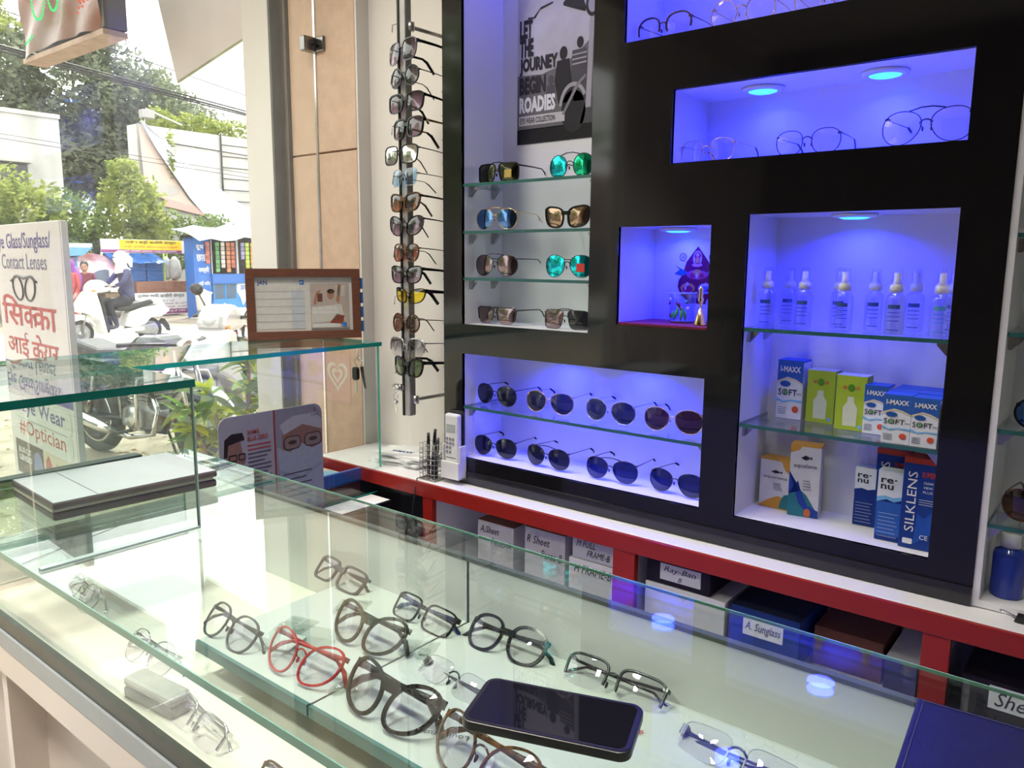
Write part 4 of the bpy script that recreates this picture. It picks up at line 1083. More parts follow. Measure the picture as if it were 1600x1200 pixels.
for k in range(6):
    a = [8, -6, 14, -12, 4, 22][k]
    t = tag(obj('paper_sheet', MB().box((-.10, -.052, 0), (.10, .052, .0065)).xf(Matrix.Translation((-1.815 + .016 * (k % 3), 1.700 + .012 * (k % 2), .7855 + k * .0072)) @ Matrix.Rotation(R(a * 1.2), 4, 'Z')), M_paper),
            ['lowest loose paper pad of the pile on the ledge', 'second paper pad up in the ledge pile', 'third paper pad up in the ledge pile', 'fourth paper pad up in the ledge pile', 'fifth paper pad up in the ledge pile', 'topmost paper sheet with blue print on the ledge pile'][k], 'paper', 'loose papers on the ledge')
    if k == 5: ftext('V-MAXX', M_inkb, -1.83, -1.75, 1.665, 1.685, .8290, '+z', t, bold=.03, rz=12)
# ------------------------------------------------------------------ boxes stored under the ledge
M_card = pr('cardbrown', (.25, .10, .05))
def store(label, x0, x1, y0, y1, z0, z1, body, top=None, tag_rect=None, lines=(), ink=M_ink, shear=.3):
    t = thing('storage_box', label, 'box', ((x0 + x1) / 2, (y0 + y1) / 2, z0 + .0005), group='boxes stored under the ledge')
    z0 += .0005
    obj('box_body', MB().box((x0, y0, z0), (x1, y1, z1)), body, t, bevel=.001)
    if top: obj('box_top', MB().box((x0 - .0004, y0, z1 - .001), (x1 + .0004, y1, z1 + .0008)), top, t)
    if tag_rect: obj('paper_tag', patch(rect(*tag_rect), y0 - .0004), M_paper, t)
    for (s, a, b, c, d) in lines:
        ftext(s, ink, a, b, c, d, y0 - .0014, parent=t, shear=shear)
    return t
zS = .566
store('white box with handwritten sheet label next to the red upright', -1.415, -1.285, 1.61, 1.80, zS, .705, pr('boxwhite', (.62, .60, .60)), M_card, None, [('A.Sheet', -1.405, -1.335, .672, .692), ('Pento-A', -1.365, -1.292, .640, .660)])
store('white box with handwritten pento label beside the full frame box', -1.245, -1.112, 1.61, 1.80, zS, .722, pr('boxwhite', (.62, .60, .60)), M_card, None, [('R Sheet', -1.238, -1.160, .680, .702), ('Pento-B', -1.190, -1.120, .645, .668)])
store('white box marked frame under the full frame box', -1.092, -.950, 1.60, 1.80, zS, .676, pr('boxpale', (.66, .66, .66)), None, None, [('H FRAME-B', -1.075, -.962, .642, .664)])
store('pale box marked full frame stacked on another white box', -1.085, -.948, 1.605, 1.80, .6768, .738, pr('boxpale', (.66, .66, .66)), None, None, [('M FULL', -1.072, -1.015, .710, .728), ('FRAME-B', -1.040, -.972, .688, .705)])
store('pale flat box under the black sunglasses box', -.868, -.665, 1.60, 1.80, zS, .672, pr('boxpale', (.66, .66, .66)), None, None, [])
store('black box with a handwritten white tag in the storage shelf', -.868, -.705, 1.605, 1.79, .6725, .735, pr('boxblack', (.02, .015, .025)), None, (-.832, -.728, .685, .725), [('Ray-Ban', -.822, -.740, .703, .720), ('B', -.785, -.775, .688, .699)])
store('dark blue box with a handwritten sunglass tag', -.655, -.500, 1.61, 1.80, zS, .672, pr('boxblue', (.012, .045, .22)), pr('boxbluetop', (.012, .018, .045)), (-.625, -.535, .610, .650), [('A. Sunglass', -.620, -.540, .618, .642)])
store('brown box pushed back in the storage shelf', -.485, -.345, 1.66, 1.82, zS, .655, pr('boxbrown', (.14, .05, .025)), None, None, [])
store('dark box with a pale tag next to the brown box', -.335, -.275, 1.63, 1.80, zS, .640, pr('boxblack', (.02, .015, .025)), pr('boxpale', (.66, .66, .66)), None, [])
store('black box with a sheet tag at the end of the storage shelf', -.195, .06, 1.61, 1.80, zS, .668, pr('boxblack', (.02, .015, .025)), None, (-.150, .0, .615, .660), [('Sheet', -.140, -.06, .622, .650)])

# ================================================================== AROUND THE WINDOW CORNER
cal = thing('desk_calendar', 'brown framed desk calendar open at JAN on the glass case', 'calendar', (-2.061, 1.5205, 1.1815), (R(-6), 0, math.atan2(.303, .176)))
cal.rotation_euler = (Matrix.Rotation(math.atan2(.303, .176), 3, 'Z') @ Matrix.Rotation(R(-5), 3, 'X')).to_euler()
M_wood = mat('brown_frame_wood', (.17, .062, .034), .45, noise=.25, nscale=20, stretch=(1, 1, 8))
w, h, b = .176, .222, .026
for (a, c) in (((-w, 0, 0), (w, .018, b)), ((-w, 0, h - b), (w, .018, h)), ((-w, 0, b), (-w + b, .018, h - b)), ((w - b, 0, b), (w, .018, h - b))):
    obj('frame_bar', MB().box(a, c), M_wood, cal, world=False, bevel=.001)
obj('page', MB().box((-w + b, .008, b), (w - b, .012, h - b)), pr('page', (.64, .62, .57)), cal, world=False)
obj('back_stand', MB().prism([(.018, .0), (.11, .0), (.018, .17)], -.12, .12, 'x'), M_wood, cal, world=False)
yc = .0078
ftext('JAN', M_inkb, -.142, -.112, .168, .186, yc - .0004, parent=cal, world=False, bold=.02)
LB = pr('logoblue', (.03, .20, .55))
obj('logo_square', patch(rect(-.014, 0, .172, .186), yc), LB, cal, world=False)
ftext('EP', M_inkw, -.0115, -.0025, .176, .182, yc - .001, parent=cal, world=False)
obj('weekend_columns', patch(rect(-.040, 0, .034, .152), yc), pr('weekend', (.52, .55, .58)), cal, world=False)
for k in range(6):
    obj('grid_line', patch(rect(-.146, 0, .034 + k * .0236, .0346 + k * .0236), yc - .0005), pr('gridgrey', (.42, .42, .42)), cal, world=False)
for k in range(7):
    ftext('MTWTFSS'[k], pr('gridgrey', (.42, .42, .42)), -.140 + k * .0207, -.136 + k * .0207, .157, .161, yc - .0004, parent=cal, world=False)
obj('photo_panel', patch(rect(.018, .140, b + .002, .176), yc), pr('photobeige', (.48, .40, .35)), cal, world=False)
for pl, c in (([(.022, .100), (.115, .110), (.125, .06), (.02, .05)], 'shirt'), ([(.026, .11), (.036, .148), (.05, .156), (.052, .15), (.04, .14), (.036, .11)], 'skin2'), ([(.108, .11), (.116, .17), (.106, .175), (.098, .12)], 'skin2'), (ell(.082, .140, .011, .015, 12), 'skin2'), (ell(.083, .150, .012, .008, 12), 'hair'), (rect(.040, .056, .118, .144), 'phone'), ([(.076, .05), (.118, .046), (.124, .072), (.10, .078)], 'rust'), (rect(.10, .128, .135, .17), 'slat'), (rect(.022, .110, .036, .048), 'strip'), (rect(.018, .140, b + .002, .034), 'greyband')):
    obj('printed_shape', patch(pl, yc - .0004), pr('cal' + c, dict(shirt=(.60, .57, .52), skin2=(.42, .22, .14), hair=(.06, .035, .025), phone=(.16, .07, .05), rust=(.28, .07, .05), slat=(.56, .52, .47), strip=(.66, .66, .64), greyband=(.22, .20, .20))[c]), cal, world=False)
ftext('BEAUTIFUL', M_inkw, .024, .104, .092, .102, yc - .0010, parent=cal, world=False)
ftext('BEGINNINGS', M_inkw, .024, .104, .080, .089, yc - .0010, parent=cal, world=False)
obj('logo_square', patch(rect(.116, .130, .037, .051), yc - .0008), LB, cal, world=False)
for k in range(4):
    obj('blue_tab', MB().box((w, .006, .020 + k * .046), (w + .010, .016, .055 + k * .046)), pr('tabblue', (.05, .16, .42)), cal, world=False)
# ------------------------------------------------------------------ display card
cd = thing('advert_card', 'rounded lens advert card with a masked face and a man in glasses', 'display card', (-1.795, 1.205, .7085))
x5 = -1.797
obj('card_board', MB().prism(rrect(1.045, 1.367, .7085, 1.030, .028), x5, x5 + .003, 'x'), pr('cardgrey', (.27, .265, .28)), cd)  # card colours darkened to imitate its backlit shade
X = x5 + .003
obj('printed_photo', patch([(1.212, .7085), (1.366, .7085), (1.366, 1.002), (1.338, 1.029), (1.212, 1.029)], X, '+x'), pr('cardblue', (.20, .20, .215)), cd)
obj('printed_rule', patch(rect(1.207, 1.212, .7085, 1.030), X, '+x', .0006), pr('rulered', (.22, .03, .025)), cd)
def pc(name, poly, c, d): obj(name, patch(poly, X + d, '+x'), pr('card' + c, dict(skin=(.20, .11, .08), hair=(.018, .012, .010), dark=(.015, .013, .015), shirt=(.04, .028, .025), cap=(.33, .33, .34), mask=(.25, .28, .31), maskd=(.20, .23, .26), desk=(.12, .08, .06), eye=(.05, .03, .025), lens=(.19, .14, .125))[c]), cd)
pc('printed_shirt', [(1.050, .76), (1.050, .865), (1.075, .855), (1.11, .80), (1.12, .75)], 'shirt', .0002)
pc('printed_face', [(1.062, .955), (1.105, .962), (1.112, .925), (1.118, .905), (1.108, .898), (1.106, .868), (1.085, .860), (1.066, .880)], 'skin', .0004)
pc('printed_hair', [(1.056, .925), (1.060, .972), (1.080, .985), (1.112, .984), (1.118, .965), (1.070, .958), (1.066, .925)], 'hair', .0008)
pc('printed_hand', ell(1.102, .852, .026, .016, 12), 'skin', .0010)
pc('printed_hand', [(1.085, .848), (1.110, .872), (1.122, .868), (1.116, .84), (1.10, .80), (1.08, .80)], 'skin', .0012)
for y0, y1 in ((1.070, 1.094), (1.098, 1.118)):
    pc('printed_glasses', rrect(y0, y1, .912, .930, .004), 'dark', .0014)
    pc('printed_lens', rrect(y0 + .003, y1 - .003, .915, .926, .003), 'skin', .0016)
RD = pr('cardred', (.30, .04, .035))
ftext('SHAMIR', RD, 1.126, 1.162, .976, .988, X + .0012, '+x', cd, bold=.02)
ftext('BLUE ZERO', RD, 1.126, 1.188, .958, .971, X + .0012, '+x', cd, bold=.02)
for k in range(11):
    obj('printed_line', patch(rect(1.126, 1.196 - .012 * (k % 4 == 3) - .02 * (k % 5 == 4), .944 - k * .011, .9475 - k * .011), X + .0004, '+x'), RD if k < 2 else pr('cardline', (.06, .06, .075)), cd)
pc('printed_desk', [(1.13, .7085), (1.206, .7085), (1.206, .80), (1.15, .79)], 'desk', .0002)
pc('printed_cap', [(1.225, .985), (1.27, 1.005), (1.34, 1.005), (1.364, .985), (1.364, .955), (1.30, .975), (1.24, .955)], 'cap', .0003)
pc('printed_face', [(1.232, .955), (1.30, .978), (1.364, .955), (1.364, .905), (1.232, .905)], 'skin', .0004)
pc('printed_mask', [(1.215, .925), (1.255, .905), (1.295, .925), (1.330, .905), (1.366, .915), (1.366, .74), (1.30, .715), (1.23, .74)], 'mask', .0008)
pc('printed_mask_fold', [(1.225, .86), (1.29, .83), (1.36, .86), (1.36, .852), (1.29, .82), (1.225, .85)], 'maskd', .0010)
for y0, y1 in ((1.236, 1.292), (1.304, 1.362)):
    pc('printed_glasses', rrect(y0, y1, .912, .950, .014), 'dark', .0012)
    pc('printed_lens', rrect(y0 + .0025, y1 - .0025, .9145, .9475, .012), 'lens', .0016)
    pc('printed_eye', ell((y0 + y1) / 2, .932, .014, .006, 10), 'eye', .0020)
for k in range(5):
    obj('printed_line', patch(rect(1.232, 1.325 - .018 * (k % 2), .842 - k * .016, .846 - k * .016), X + .0012, '+x'), pr('cardline', (.06, .06, .075)), cd)
ftext('S', RD, 1.338, 1.346, 1.008, 1.018, X + .0008, '+x', cd, bold=.03)
ftext('shamir', pr('cardline', (.06, .06, .075)), 1.330, 1.354, .996, 1.003, X + .0008, '+x', cd)
# ------------------------------------------------------------------ file tray, notebook, pen, paper, keys
M_fblue = mat('blue_file_plastic', (.02, .10, .38), .3, noise=.1, nscale=10)
t = thing('file_tray', 'blue plastic file tray inside the glass case', 'file tray', (-1.985, 1.44, .709))
obj('tray_stack', MB().box((-2.12, 1.30, .7095), (-1.862, 1.558, .748)), pr('ledgerbrown', (.10, .03, .03)), t)
obj('tray_base', MB().box((-2.12, 1.30, .748), (-1.855, 1.558, .754)), M_fblue, t, bevel=.002)
obj('tray_lip', MB().box((-1.866, 1.30, .754), (-1.852, 1.558, .790)), M_fblue, t, bevel=.003)
t = thing('spiral_notebook', 'spiral notebook with a pale cover in the blue file tray', 'notebook', (-1.97, 1.43, .7545))
obj('notebook_cover', MB().box((-2.08, 1.33, .7545), (-1.885, 1.52, .772)), pr('coverpeach', (.62, .46, .36)), t)
obj('cover_print', patch([(-1.98, 1.42), (-1.895, 1.42), (-1.895, 1.515), (-1.95, 1.515)], .772, '+z'), pr('coverblue', (.22, .42, .58)), t)
for k in range(12):
    y = 1.335 + k * .0145
    obj('spiral_loop', MB().tube([(-1.884 + .005 * math.cos(a), y, .768 + .006 * math.sin(a)) for a in [j * math.pi / 4 for j in range(8)]], .0009, 4, closed=True), M_blk, t)
t = thing('ballpoint_pen', 'black ballpoint pen lying on the blue file tray', 'pen', (-1.99, 1.535, .7545))
obj('pen_barrel', MB().tube([(-2.06, 1.525, .758), (-1.93, 1.550, .758)], .004, 8), M_blk, t)
obj('pen_cap', MB().tube([(-2.10, 1.517, .758), (-2.06, 1.525, .758)], .0055, 8), M_blk, t)
tag(obj('paper_slip', MB().box((-1.815, 1.37, .7085), (-1.73, 1.562, .7095)), M_paper), 'white paper slip at the foot of the glass case', 'paper')
t = thing('key_bunch', 'black headed vehicle key on a ring hung in the glass case', 'keys', (-1.89, 1.585, 1.10))
kx, kyy = -1.892, 1.585
obj('key_hook', MB().tube([(kx, kyy, 1.168), (kx, kyy, 1.128), (kx + .006, kyy, 1.122), (kx + .008, kyy, 1.130)], .0025, 6), M_offw, t)
obj('key_ring', MB().tube([(kx + .003 + .015 * math.cos(a), kyy + .004 * math.sin(a * 2), 1.112 + .016 * math.sin(a)) for a in [k * math.pi / 10 for k in range(20)]], .0011, 5, closed=True), M_steel, t)
obj('key_head', MB().prism(rrect(kx - .022, kx + .002, 1.058, 1.100, .009), kyy - .006, kyy + .006, 'y'), M_blk, t, bevel=.002)
obj('key_blade', MB().box((kx - .013, kyy - .001, 1.018), (kx - .006, kyy + .001, 1.060)), M_steel, t)
obj('second_key', MB().prism([(kx + .004, 1.10), (kx + .016, 1.104), (kx + .020, 1.075), (kx + .028, 1.035), (kx + .022, 1.033), (kx + .010, 1.072)], kyy + .006, kyy + .009, 'y'), M_gun, t)
ht = thing('heart_reflection', 'pale pink reflection of a heart poster painted on the tiled pier', 'sticker', (-2.25, 1.787, .93))
obj('reflection_sheet', patch(rect(-2.318, -2.175, .925, 1.098), 1.7875), pr('palepink', (.66, .44, .36)), ht)  # reflected street poster drawn as a flat print on the pier
def heart(s, cx, cz):
    return [(cx + s * .062 * math.sin(a) ** 3, cz + s * (.052 * math.cos(a) - .020 * math.cos(2 * a) - .008 * math.cos(3 * a) - .004 * math.cos(4 * a))) for a in [k * 2 * math.pi / 28 for k in range(28)]]
for s, c, d in ((1.0, 'w', .0006), (.74, 'p', .0009), (.52, 'w', .0012), (.28, 'p', .0015)):
    obj('heart_band', patch(heart(s * .95, -2.246, 1.02), 1.7875 - d), pr('heartwhite', (.72, .66, .56)) if c == 'w' else pr('heartpink', (.66, .42, .35)), ht)

# ================================================================== ON AND IN THE GLASS COUNTER
t = thing('grey_folder', 'large grey folder lying on the counter under the glass riser', 'folder', (-1.457, .64, 1.0005))
fm = Matrix.Translation((-1.457, .640, 1.0005)) @ Matrix.Rotation(R(-3), 4, 'Z')
obj('lower_cover', MB().box((-.103, -.142, 0), (.103, .142, .014)).xf(Matrix.Rotation(R(-3), 4, 'Z')), mat('folder_dark_edge', (.075, .055, .055), .4, noise=.2, nscale=20), t, world=False, bevel=.003)
obj('page_block', MB().box((-.097, -.1425, .0142), (.1, .136, .019)).xf(Matrix.Rotation(R(-3), 4, 'Z')), pr('pageblock', (.38, .36, .30)), t, world=False)
obj('upper_cover', MB().box((-.104, -.143, .0192), (.105, .143, .031)).xf(Matrix.Rotation(R(-3), 4, 'Z')), mat('folder_side', (.085, .062, .062), .4, noise=.2, nscale=20), t, world=False, bevel=.003)
obj('cover_panel', MB().box((-.102, -.070, .0312), (.103, .141, .0318)).xf(Matrix.Rotation(R(-3), 4, 'Z')), mat('folder_grey', (.33, .36, .36), .55, noise=.08, nscale=12), t, world=False)
obj('cover_panel', MB().box((-.102, -.141, .0312), (.103, -.0715, .0318)).xf(Matrix.Rotation(R(-3), 4, 'Z')), mat('folder_grey', (.33, .36, .36), .55, noise=.08, nscale=12), t, world=False)
t = thing('navy_folder', 'navy blue leather look folder on the counter corner', 'folder', (.02, .70, 1.0005))
q = Matrix.Translation((0.045, 0, 0)) @ Matrix.Rotation(R(4), 4, 'Z')
obj('folder_cover', MB().box((-.19, -.20, 0), (.19, .115, .012)).xf(q), mat('navy_leather', (.008, .009, .055), .38, noise=.2, nscale=30, bump=.2, bscale=400), t, world=False, bevel=.003)
obj('folder_stitching', MB().tube([(-.184, -.19, .0125), (-.184, .109, .0125), (.184, .109, .0125)], .0006, 4).xf(q), pr('navystitch', (.05, .055, .14)), t, world=False)
t = thing('smartphone', 'black smartphone in a dark case lying on the glass counter', 'phone', (-.394, .556, 1.0005), (0, 0, R(19.8)))
obj('phone_body', MB().prism(rrect(-.080, .080, -.0405, .0405, .012, 6)[::-1], 0, .0095, 'z'), mat('phone_case_black', (.012, .012, .014), .35, noise=.2, nscale=40), t, world=False, bevel=.0015)
obj('phone_bezel', MB().prism(rrect(-.0785, .0785, -.039, .039, .011, 6)[::-1], .0095, .0102, 'z'), M_blk, t, world=False)
obj('phone_screen', MB().prism(rrect(-.0745, .0745, -.0355, .0355, .008, 6)[::-1], .0102, .0104, 'z'), mat('dark_screen_glass', (.006, .006, .010), .02, noise=.1, nscale=5), t, world=False)
G_blis = glass('blister_plastic', (.93, .95, .94), .07)
def blister(label, x, y, z, rz):
    t = thing('lens_blister', label, 'lens blister', (x, y, z), (0, 0, R(rz)), 'clear contact lens blisters in the counter')
    for k in (-1, 1):
        o = obj('blister_tray', MB().prism([(k * .014 - .0125, -.018)] + [(k * .014 + .0125 * math.cos(a) , -.018 - .0125 * math.sin(a) * -1 * -1) for a in [R(180 - 18 * j) for j in range(1, 10)]][::1] + [(k * .014 + .0125, -.018), (k * .014 + .0125, .026), (k * .014 - .0125, .026)][:3], .0005, .0018, 'z'), G_blis, t, world=False)
        obj('blister_cup', MB().lathe([(.0105, .0018), (.0098, .0055), (.006, .0085), (0, .0095)], 16, (k * .014, -.012, 0)), G_blis, o, world=False)
for (x, y, z, a, lb) in [(-.800 + .01, .640, Zs, 20, 'clear contact lens blister between the red and olive frames'), (-.795, .770, Zs, 25, 'clear contact lens blister beside the blue templed frame'), (-1.0, .70, Zs, 15, 'clear contact lens blister behind the purple grey frame'), (-.985, .80, Zs, 30, 'clear contact lens blister in front of the grey frame')]:
    blister(lb, x, y, z + .0005, a)
t = thing('lens_packet', 'clear flat plastic lens packet in the counter tray', 'packet', (-.945, .665, Zs + .0005), (0, 0, R(18)))
obj('packet_body', MB().box((-.045, -.03, 0), (.045, .03, .018)), glass('packet_plastic', (.90, .93, .92), .06), t, world=False)
obj('packet_label', MB().box((-.04, -.028, .002), (.0, .02, .004)), pr('packetwhite', (.60, .62, .60)), t, world=False)
t = thing('spectacle_case', 'grey hard spectacle case on the lower counter deck', 'case', (-1.06, .50, .7905), (0, 0, R(6)))
obj('case_body', MB().box((-.058, -.018, 0), (.058, .018, .016)), mat('case_grey', (.28, .28, .26), .3, noise=.2, nscale=20), t, world=False, bevel=.004)
obj('case_lid', MB().box((-.058, -.018, .0165), (.058, .018, .032)), mat('case_grey2', (.36, .36, .33), .3, noise=.2, nscale=20), t, world=False, bevel=.006)
t = thing('lens_label', 'printed lens name on the rimless spectacles display in the counter', 'label', (-.60, .63, Zs + .0002))
ftext('Louis Stuart', M_ink, -.655, -.585, .632, .642, Zs + .0008, '+z', t, rz=205)
t = thing('brand_label', 'small red and black script label under the half rim spectacles', 'label', (-.455, .80, Zs + .0002))
ftext('Steel', M_ink, -.475, -.448, .798, .808, Zs + .0008, '+z', t, shear=.3, rz=-8)
ftext('Life', M_inkr, -.445, -.428, .794, .804, Zs + .0008, '+z', t, shear=.3, rz=-8)
# ================================================================== STREET
GZ = -.12
M_pave = mat('sandy_pavement', (.44, .36, .27), .95, noise=.4, nscale=5, bump=.4, bscale=25)
M_road = mat('pale_road', (.36, .35, .33), .9, noise=.15, nscale=2, bump=.2, bscale=40)
M_dirt = mat('roadside_dirt', (.30, .26, .21), .95, noise=.35, nscale=2, bump=.4, bscale=20)
struct('floor_pavement', MB().box((-9.5, -30, -.30), (-2.36, 40, GZ)), M_pave, 'sandy pavement outside the shop')
struct('floor_road', MB().box((-17.6, -60, -.30), (-9.5, 90, GZ - .004)), M_road, 'sunlit pale road')
struct('floor_roadside', MB().box((-120, -90, -.30), (-17.6, 140, GZ - .002)), M_dirt, 'dusty far roadside')
def leaf_mat(name, c1, c2, tr=.6):
    if name in _mats: return _mats[name]
    m = bpy.data.materials.new(name); m.use_nodes = True
    nt = m.node_tree; nt.nodes.clear()
    out = nt.nodes.new('ShaderNodeOutputMaterial')
    tc = nt.nodes.new('ShaderNodeTexCoord'); nz = nt.nodes.new('ShaderNodeTexNoise'); nz.inputs['Scale'].default_value = 3.0; nz.inputs['Detail'].default_value = 6
    nt.links.new(tc.outputs['Object'], nz.inputs['Vector'])
    rp = nt.nodes.new('ShaderNodeValToRGB')
    rp.color_ramp.elements[0].position = .35; rp.color_ramp.elements[1].position = .65
    rp.color_ramp.elements[0].color = (*c1, 1); rp.color_ramp.elements[1].color = (*c2, 1)
    nt.links.new(nz.outputs['Fac'], rp.inputs[0])
    d = nt.nodes.new('ShaderNodeBsdfDiffuse'); t = nt.nodes.new('ShaderNodeBsdfTranslucent'); mx = nt.nodes.new('ShaderNodeMixShader')
    mx.inputs[0].default_value = tr
    nt.links.new(rp.outputs[0], d.inputs[0]); nt.links.new(rp.outputs[0], t.inputs[0])
    nt.links.new(d.outputs[0], mx.inputs[1]); nt.links.new(t.outputs[0], mx.inputs[2]); nt.links.new(mx.outputs[0], out.inputs[0])
    _mats[name] = m
    return m
def leaves(blobs, n, size, seed, shell=.55):
    rnd = random.Random(seed)
    q = MB()
    vol = [b[3] * b[4] * b[5] for b in blobs]
    tot = sum(v ** .67 for v in vol)
    for b, v in zip(blobs, vol):
        for _ in range(int(n * v ** .67 / tot)):
            d = Vector((rnd.gauss(0, 1), rnd.gauss(0, 1), rnd.gauss(0, 1))).normalized()
            rr = shell + (1 - shell) * rnd.random() ** .6
            rr *= 1 + .18 * math.sin(d.x * 5 + b[1]) * math.sin(d.z * 6 + b[2]) + .10 * math.sin(d.y * 11 + b[0])
            p = Vector((b[0] + d.x * b[3] * rr, b[1] + d.y * b[4] * rr, b[2] + d.z * b[5] * rr))
            s = size * rnd.uniform(.6, 1.35)
            a = Vector((rnd.gauss(0, 1), rnd.gauss(0, 1), rnd.gauss(0, .6))).normalized()
            c = a.cross(Vector((rnd.gauss(0, 1), rnd.gauss(0, 1), rnd.gauss(0, 1)))).normalized()
            q.add([p - a * s, p + c * s * .45, p + a * s, p - c * s * .45], [(0, 1, 2, 3)])
    return q
M_bark = mat('tree_bark', (.12, .085, .06), .95, noise=.5, nscale=6, bump=.6, bscale=20)
def tree(name, label, base, h, blobs, n, size, lm, seed, cat='tree', group=None, tr=.25):
    t = thing(name, label, cat, base, group=group)
    tk = MB()
    tk.tube([(base[0], base[1], base[2]), (base[0] + .1, base[1] - .1, base[2] + h * .4), (base[0] - .1, base[1] + .1, base[2] + h * .75)], [tr, tr * .75, tr * .4], 8)
    obj('trunk', tk, M_bark, t)
    for b in blobs[:6]:
        obj('branch', MB().tube([(base[0], base[1], base[2] + h * .45), ((base[0] + b[0]) / 2, (base[1] + b[1]) / 2, (base[2] + h * .45 + b[2]) / 2 + .2), (b[0], b[1], b[2])], [tr * .4, tr * .28, tr * .1], 6), M_bark, t)
    o = obj('foliage', leaves(blobs, n, size, seed), lm, t)
    o['kind'] = 'stuff'
    return t
LF1 = leaf_mat('leaf_grey_green', (.15, .18, .14), (.24, .27, .17))
LF2 = leaf_mat('leaf_yellow_green', (.17, .23, .07), (.40, .44, .13))
LF3 = leaf_mat('leaf_mid_green', (.12, .19, .07), (.26, .34, .12))
tree('street_tree', 'huge grey green tree filling the sky above the shrubs', (-36, 15, GZ), 9, [(-36, 12.0, 8.0, 3, 2.2, 2.6), (-36, 15.0, 8.2, 3, 2.6, 2.9), (-36, 17.6, 7.6, 3, 2.2, 2.6), (-35, 13.4, 5.6, 2.6, 2.6, 2.0), (-35, 16.5, 5.5, 2.5, 2.6, 2.0), (-36, 15.3, 10.6, 2, 1.6, 1.4)], 30000, .15, LF1, 3)
tree('street_tree', 'looser tree with wispy branches beyond the torn banner wall', (-38, 20.5, GZ), 8, [(-38, 19.8, 8.6, 2, 1.5, 1.4), (-38, 21.6, 7.8, 2, 1.4, 1.3), (-38, 20.5, 6.6, 2, 2.0, 1.3), (-38, 23.4, 7.0, 1.6, 1.2, .9)], 6500, .14, LF1, 5)
tree('street_tree', 'yellowish tree at the window edge behind the hanging box sign', (-35, 9.8, GZ), 9, [(-35, 9.5, 8.8, 2.5, 2.0, 2.2), (-35, 11.0, 10.2, 2, 1.6, 1.2), (-35, 8.5, 6.6, 2, 1.8, 1.5)], 9000, .15, LF2, 9)
SG = 'roadside shrubs'
tree('roadside_shrub', 'bushy yellow green shrub below the stained white building', (-22.6, 7.6, GZ), 2.4, [(-22.6, 7.2, 2.9, 1.0, 1.1, .8), (-22.6, 8.3, 2.5, 1.0, .9, .9), (-22.8, 7.6, 1.6, .9, 1.2, .8)], 5200, .085, LF2, 11, 'shrub', SG, .08)
tree('roadside_shrub', 'mid green shrub between the building and the torn banner', (-22.8, 9.3, GZ), 2.3, [(-22.8, 9.3, 2.4, 1.0, .9, .8), (-22.8, 9.0, 1.7, .9, .9, .8)], 3600, .085, LF3, 12, 'shrub', SG, .08)
tree('roadside_shrub', 'tall bright shrub with pointed top next to the torn banner', (-22.3, 10.7, GZ), 3.2, [(-22.3, 10.7, 2.9, .9, .85, .9), (-22.3, 10.6, 3.7, .5, .45, .5), (-22.3, 11.2, 2.3, .7, .6, .7), (-22.4, 10.4, 1.9, .8, .9, .6)], 5200, .085, LF2, 13, 'shrub', SG, .08)
tree('roadside_shrub', 'dark shrub in the gap behind the snack cart', (-23.1, 12.3, GZ), 2.0, [(-23.1, 12.2, 1.9, .7, 1.0, .9), (-23.1, 13.5, 2.1, .7, .9, .7)], 2600, .085, LF3, 14, 'shrub', SG, .08)
tree('wall_creeper', 'green creeper growing over the top of the white wall', (-24.4, 14.0, GZ), 5.2, [(-24.6, 12.9, 5.75, .4, .5, .35), (-24.7, 14.2, 5.75, .4, 1.0, .35), (-24.7, 15.8, 5.75, .4, 1.0, .35), (-23.95, 12.85, 4.7, .08, .12, .8)], 1500, .09, LF2, 15, 'creeper', None, .05)
# ------------------------------------------------------------------ buildings
M_stain = mat('stained_whitewash', (.56, .55, .53), .9, noise=.3, nscale=1.2, bump=.3, bscale=12, stretch=(1, 1, .35))
bd = thing('stained_building', 'stained white building behind the shrubs', 'building', (-27, 7, GZ))
obj('building_wall', MB().box((-29, 2.0, GZ), (-25, 10.08, 5.42)), M_stain, bd)
obj('parapet', MB().box((-29.05, 2.0, 5.40), (-24.95, 10.10, 5.52)), M_stain, bd)
obj('balcony_slab', MB().box((-25.0, 5.5, 4.06), (-24.7, 9.2, 4.14)), M_stain, bd)
wn = obj('window', MB().box((-25.02, 7.6, 3.0), (-24.98, 9.15, 4.05)), mat('dark_window', (.05, .055, .06), .2, noise=.2), bd)
obj('window_bar', MB().box((-24.99, 8.72, 3.0), (-24.96, 8.76, 4.05)), M_darkm, wn)
bw = thing('boundary_wall', 'long white wall with a grid frame holding the torn banner', 'wall', (-24.4, 15.5, GZ))
obj('wall_face', MB().box((-24.8, 11.95, GZ), (-24.2, 24, 5.45)), M_stain, bw)
for y in (14.70,):
    obj('frame_post', MB().tube([(-24.15, y, 2.6), (-24.15, y, 5.5)], .03, 6), M_darkm, bw)
for k in range(7):
    obj('frame_rail', MB().tube([(-24.15, 14.70, 5.15 - k * .36), (-24.15, 20, 5.2 - k * .36)], .014, 5), M_darkm, bw)
obj('frame_rail', MB().tube([(-24.15, 12.9, 5.0), (-24.15, 20, 4.75)], .016, 5), M_darkm, bw)
bn = thing('torn_banner', 'torn white advertising banner sagging across the boundary wall', 'banner', (-24.0, 12.5, 2.9))
obj('banner_print', MB().prism([(11.94, 5.45), (12.02, 3.45), (13.9, 2.85), (13.4, 3.3), (12.75, 4.25)][::-1], -24.05, -24.03, 'x'), pr('bannerpink', (.60, .46, .40), .6), bn)
obj('printed_shape', MB().prism(ell(12.7, 3.55, .42, .18, 14)[::-1], -24.03, -24.02, 'x'), pr('bannergrey', (.45, .42, .40), .6), bn)
